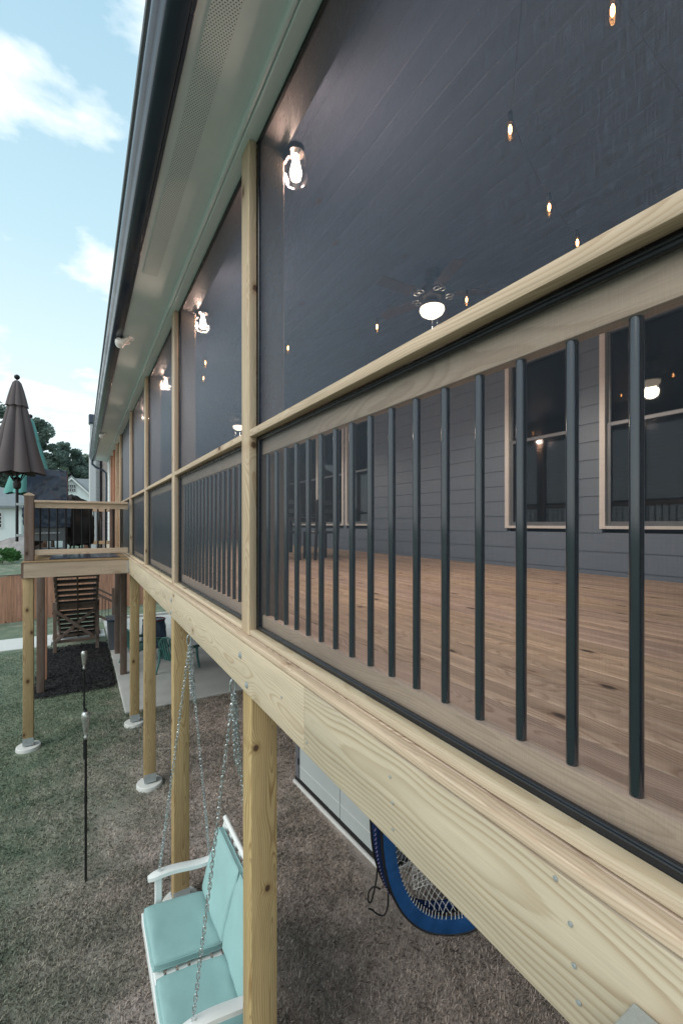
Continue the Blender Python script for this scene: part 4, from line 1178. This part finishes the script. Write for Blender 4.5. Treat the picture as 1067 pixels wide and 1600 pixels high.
# ------------------------------------------------------------------ beyond the fence
def leafcloud(m, c, r, n, s, flat=.75):
    for k in range(n):
        while True:
            p = Vector((rnd.uniform(-1, 1), rnd.uniform(-1, 1), rnd.uniform(-1, 1)))
            if .25 < p.length < 1: break
        p = Vector((p.x * r, p.y * r, p.z * r * flat)) + c
        a = Vector((rnd.gauss(0, 1), rnd.gauss(0, 1), rnd.gauss(0, 1))).normalized(); b = a.orthogonal().normalized(); q = a.cross(b)
        t = s * rnd.uniform(.6, 1.4)
        m.add([p - b * t, p - q * t * .55, p + b * t, p + q * t * .55], [(0, 1, 2, 3)])
def tree(x, y, h, cr, label, mat, low=.3, n=34, lf=260, s=.20, name='pine_tree', cat='tree', group='trees beyond the yard'):
    z0 = gz(x, y)
    o = thing(name, label, cat, (x, y, z0), group=group)
    tr_ = MB(); pts = [(x, y, z0 - .2), (x + .15, y, z0 + h * .35), (x + .05, y + .1, z0 + h * .7), (x, y, z0 + h * .95)]
    tr_.tube(pts, [h * .020, h * .016, h * .010, h * .003], 8)
    cs = []
    for k in range(n):
        q = low + (1 - low) * (k + rnd.random()) / n
        a = rnd.uniform(0, 6.28)
        sh_ = math.sin(math.pi * min(1, .14 + (q - low) / (1 - low) * .86)) ** .7
        rr = cr * sh_ * rnd.uniform(.25, 1.0)
        c = Vector((x + rr * math.cos(a), y + rr * math.sin(a), z0 + h * q + rnd.uniform(-.3, .3)))
        cs.append(c)
        tr_.tube([(x + .05, y, c.z - rr * .35), c], [h * .006, h * .002], 5)
    tr_.build('trunk', BARK, o)
    cw = MB()
    for c in cs:
        leafcloud(cw, c, cr * rnd.uniform(.22, .42), lf, s)
    leafcloud(cw, Vector((x, y, z0 + h * .96)), cr * .22, lf // 2, s)
    cw.build('crown', mat, o, smooth=0)
def at(px, t): 
    u = (px - 533.5) / 686
    return (.5105 + .8599 * u) * t, (.8599 - .5105 * u) * t
for (px, t, h, cr, lab, mt, low) in (
        (-6, 58, 17.5, 3.2, 'tall dark pine at the left edge behind the brown umbrella', LEAF1, .40),
        (24, 62, 16.0, 3.2, 'tall dark pine directly behind the brown umbrella', LEAF1, .35),
        (62, 60, 16.2, 2.5, 'narrow tall pine just right of the umbrellas', LEAF1, .3),
        (84, 66, 11.2, 2.6, 'lower rounded tree behind the covered grill', LEAF2, .2),
        (100, 68, 14.2, 2.6, 'rounded tree above the gable house left side', LEAF1, .25),
        (119, 70, 13.6, 2.7, 'rounded tree above the gable house ridge', LEAF1, .25),
        (138, 72, 13.2, 2.8, 'rounded tree touching the porch gutter line', LEAF2, .25),
        (128, 60, 7.6, 2.2, 'bright green low tree beside the far siding wall', LEAF2, .1)):
    x, y = at(px, t)
    tree(x, y, h, cr, lab, mt, low, name='pine_tree' if 'pine' in lab else 'broadleaf_tree')
for (px, t, r, lab) in ((4, 24.5, .55, 'bright green shrub just over the fence at the left edge'), (21, 25.5, .45, 'small green shrub beside the stone spoil heap')):
    x, y = at(px, t); z0 = gz(x, y)
    o = thing('shrub', lab, 'shrub', (x, y, z0), group='shrubs beyond the fence')
    cw = MB()
    for k in range(14):
        leafcloud(cw, Vector((x + rnd.uniform(-r, r), y + rnd.uniform(-r, r) * .6, z0 + rnd.uniform(.1, 1.1) * r * 1.2)), r * .35, 90, .06, 1)
    cw.build('foliage', SHRUB, o, smooth=0)
    MB().tube([(x, y, z0 - .1), (x + .03, y, z0 + r)], [.03, .01], 6).build('stem', BARK, o)
# heap of stony spoil against the white house
hp = MB(); n = 22; hx, hy = at(34, 31)
for j in range(n + 1):
    for i in range(n + 1):
        u, v = -1 + 2 * i / n, -1 + 2 * j / n
        x, y = hx + u * 2.2, hy + v * 2.0
        hh = 1.45 * max(0, 1 - u * u - v * v) ** .8
        hp.v.append((x, y, gz(x, y) - .1 + hh + .12 * hh * mnoise.noise(Vector((x * 3, y * 3, 0)))))
for j in range(n):
    for i in range(n):
        hp.f.append((j * (n + 1) + i, j * (n + 1) + i + 1, (j + 1) * (n + 1) + i + 1, (j + 1) * (n + 1) + i))
tag(hp.build('spoil_heap', SOIL, smooth=0), 'grey heap of stony spoil against the white neighbouring house', 'heap')

def nwindow(p, x0, x1, y, z0, z1, mull=2):
    f = MB()
    f.box(x0 - .08, x1 + .08, y - .06, y - .01, z0 - .08, z1 + .08)
    w_ = f.build('window', WHITE, p)
    g_ = MB().box(x0, x1, y - .075, y - .061, z0, z1).build('pane', DKM, w_)
    m_ = MB()
    for k in range(1, mull + 1):
        zz = z0 + (z1 - z0) * k / (mull + 1); m_.box(x0, x1, y - .085, y - .0755, zz - .025, zz + .025)
    m_.box((x0 + x1) / 2 - .025, (x0 + x1) / 2 + .025, y - .0875, y - .0855, z0, z1).build('muntin', WHITE, w_)
# white house at left
hL = thing('neighbour_house', 'white house with grey hip roof at the left edge', 'house', (-7, 38, -2.2))
yl = 37.5
zb = -2.6
MB().box(-14, -3.55, yl, yl + 8, zb, 1.25).build('wall', NWALL, hL)
MB().add([(-14.4, yl - .4, 1.25), (-3.2, yl - .4, 1.25), (-3.2, yl + 8.4, 1.25), (-14.4, yl + 8.4, 1.25), (-9.5, yl + 4, 4.1), (-5.0, yl + 3, 2.7), (-3.3, yl + 4, 2.55), (-14.4, yl - .4, 1.1), (-3.2, yl - .4, 1.1), (-3.2, yl + 8.4, 1.1), (-14.4, yl + 8.4, 1.1)],
         [(0, 1, 6, 5, 4), (1, 2, 6), (2, 3, 4, 5, 6), (3, 0, 4), (0, 7, 8, 1), (1, 8, 9, 2), (2, 9, 10, 3), (3, 10, 7, 0)]).build('roof', NROOF, hL, smooth=0)
nwindow(hL, -5.05, -4.65, yl, -.2, .75, 3)
MB().box(-7.2, -6.0, yl - .05, yl - .001, zb, .9).build('door', WHITE, hL)
gb = thing('neighbour_house', 'small white side wing with lantern right of the hip roofed house', 'house', (-2.4, 38.5, -2.2))
MB().extrude_y([(-3.5, zb), (-.9, zb), (-.9, .95), (-2.2, 2.3), (-3.5, .95)], 39.2, 44).build('wall', NWALL, gb)
MB().extrude_y([(-3.5, .96), (-2.2, 2.31), (-.7, .74), (-.7, .87), (-2.2, 2.43), (-3.5, 1.08)], 39.0, 44.2).build('roof', NROOF, gb)
nwindow(gb, -3.25, -2.95, 39.2, -1.0, .1, 3)
MB().tube([(-2.9, 39.18, .35), (-2.9, 39.0, .38), (-2.9, 39.0, .2)], .03, 6).lathe([(.05, 0), (.09, -.05), (.07, -.25), (.03, -.28)], (-2.9, 39.0, .2), 8).build('lantern', DKM, gb)
# gable house further off
hG = thing('neighbour_house', 'white gable house with grey roof and twin attic windows behind the grills', 'house', (-.5, 53, -2.2))
gx, gy, pk = -.80, 52.3, 4.75
MB().extrude_y([(gx - 2.6, -2.5), (gx + 2.6, -2.5), (gx + 2.6, pk - 2.6), (gx, pk - .05), (gx - 2.6, pk - 2.6)], gy, gy + 9).build('wall', NWALL, hG)
MB().extrude_y([(gx - 2.9, pk - 2.88), (gx, pk), (gx + 2.9, pk - 2.88), (gx + 2.9, pk - 2.70), (gx, pk + .2), (gx - 2.9, pk - 2.70)], gy - .35, gy + 9.3).build('roof', NROOF, hG)
MB().extrude_y([(gx - 2.9, pk - 3.1), (gx, pk - .2), (gx + 2.9, pk - 3.1), (gx + 2.9, pk - 2.885), (gx, pk - .005), (gx - 2.9, pk - 2.885)], gy - .35, gy - .30).build('rake_trim', WHITE, hG)
for x in (gx - .34, gx + .06):
    nwindow(hG, x, x + .28, gy, pk - 1.45, pk - .75, 1)
MB().add([(gx - 4.5, gy + 2.5, pk - 3), (gx + 7, gy + 2.5, pk - 3), (gx + 7, gy + 6, pk + .45), (gx - 3.5, gy + 6, pk + .45), (gx - 4.5, gy + 9, pk - 3), (gx + 7, gy + 9, pk - 3)],
         [(0, 1, 2, 3), (3, 2, 5, 4), (0, 3, 4), (1, 5, 2), (0, 4, 5, 1)]).build('main_roof', NROOF, hG, smooth=0)
MB().box(gx - 4, gx + 6.5, gy + 3, gy + 8.5, -2.5, pk - 3).build('wing', NWALL, hG)
# sided neighbour just past the porch end
hR = thing('neighbour_house', 'pale lap sided house with dark chimney cap past the porch end', 'house', (4, 28, -2.5))
e = MB(); z = -3.0
while z < 5.0:
    e.add([(.46, 26.98, z), (.46, 27.0, z + .2), (8, 27.0, z + .2), (8, 26.98, z), (.46, 33, z), (.46, 33, z + .2), (8, 33, z + .2), (8, 33, z)],
          [(0, 1, 2, 3), (0, 4, 5, 1), (4, 7, 6, 5), (3, 2, 6, 7), (1, 5, 6, 2), (0, 3, 7, 4)]); z += .2
e.build('wall', plain('pale_siding', (.50, .51, .52), .6, var=.05), hR, smooth=0)
MB().extrude_y([(.80, 4.9), (4.3, 8.2), (8.4, 4.9), (8.4, 5.05), (4.3, 8.4), (.80, 5.05)], 26.8, 33.2).build('roof', NROOF, hR)
MB().box(.35, .75, 26.3, 26.9, 5.25, 5.75, .05).build('chimney_cap', GUTT, hR)
MB().box(.42, .68, 26.38, 26.82, -3, 5.249).build('chimney', plain('chimney_panel', (.50, .51, .52), .6, var=.05), hR)
MB().box(1.0, 1.7, 26.55, 26.975, -3, 3.6).build('brick_pier', BRICK, hR)
MB().tube([(.93, 26.9, 4.8), (.93, 26.9, -2.5)], .05, 6).build('downspout', BRONZE, hR)

# ------------------------------------------------------------------ camera
cam = bpy.data.cameras.new('camera'); co = bpy.data.objects.new('camera', cam); col.objects.link(co)
co.location = (0, 0, 0); co.rotation_euler = (RD(90), 0, -RD(30.7))
cam.sensor_fit = 'HORIZONTAL'; cam.sensor_width = 36; cam.lens = 686 / 1067 * 36
cam.shift_y = 19 / 1067; cam.clip_start = .05; cam.clip_end = 3000
sc.camera = co

# ------------------------------------------------------------------ sky and sun
SUN_EL, SUN_AZ = 42, 256                       # azimuth clockwise from +Y: behind and to the left of the camera
wd = bpy.data.worlds.new('World'); sc.world = wd; wd.use_nodes = True
nt_ = wd.node_tree; nt_.nodes.clear()
class WN(NT):
    def __init__(s): s.t = nt_
W_ = WN()
sky = W_.n('ShaderNodeTexSky', sky_type='NISHITA'); sky.sun_disc = False
sky.sun_elevation = RD(SUN_EL); sky.sun_rotation = RD(SUN_AZ); sky.air_density = 1.0; sky.dust_density = 1.6; sky.ozone_density = 1.0
dv = W_.n('ShaderNodeTexCoord').outputs['Generated']
dx, dy, dz = W_.sep(dv)
zz = W_.math('ADD', W_.math('MAXIMUM', dz, 0.), .22)
pv = W_.comb(W_.math('ADD', W_.math('DIVIDE', dx, zz), .35), W_.math('ADD', W_.math('DIVIDE', dy, zz), 1.9), W_.math('MULTIPLY', dz, 2.2))
n1 = W_.noise(pv, 3.1, 9, .54)[0]
cm = W_.remap(n1, .505, .62, 0., 1.)
up = W_.remap(dz, -.02, .60, 1., 0.)
hz = W_.math('POWER', up, 2.2)
grad = W_.ramp(W_.math('MULTIPLY', dz, 1.25, clamp=True), [(0., (.73, .80, .80)), (.30, (.60, .72, .745)), (.62, (.41, .59, .655)), (1., (.29, .47, .58))])
haze = W_.mix(.86, W_.mix(1., sky.outputs[0], (1.5, 1.5, 1.4), 'MULTIPLY'), W_.mix(1., grad, (10., 10., 10.), 'MULTIPLY'))
cl_ = W_.mix(W_.math('MULTIPLY', cm, .72), haze, (8.4, 8.7, 8.8))
bg = W_.n('ShaderNodeBackground'); W_.put(bg.inputs[0], cl_); bg.inputs[1].default_value = .10
ow = W_.n('ShaderNodeOutputWorld'); nt_.links.new(bg.outputs[0], ow.inputs[0])

sl = bpy.data.lights.new('sun', 'SUN'); sl.energy = 1.2; sl.angle = RD(40); sl.color = (1., .95, .88)
so_ = bpy.data.objects.new('sun', sl); col.objects.link(so_)
az = RD(SUN_AZ); el = RD(SUN_EL)
dirv = Vector((math.sin(az) * math.cos(el), math.cos(az) * math.cos(el), math.sin(el)))
so_.rotation_euler = dirv.to_track_quat('Z', 'Y').to_euler()
so_.location = (-20, -10, 20)

sc.view_settings.view_transform = 'Standard'; sc.view_settings.look = 'None'
sc.view_settings.exposure = 0.65; sc.view_settings.gamma = 1.0
sc.render.engine = 'CYCLES'
sc.cycles.transparent_max_bounces = 16; sc.cycles.max_bounces = 8
sc.cycles.use_denoising = True
sc.cycles.sample_clamp_indirect = 6
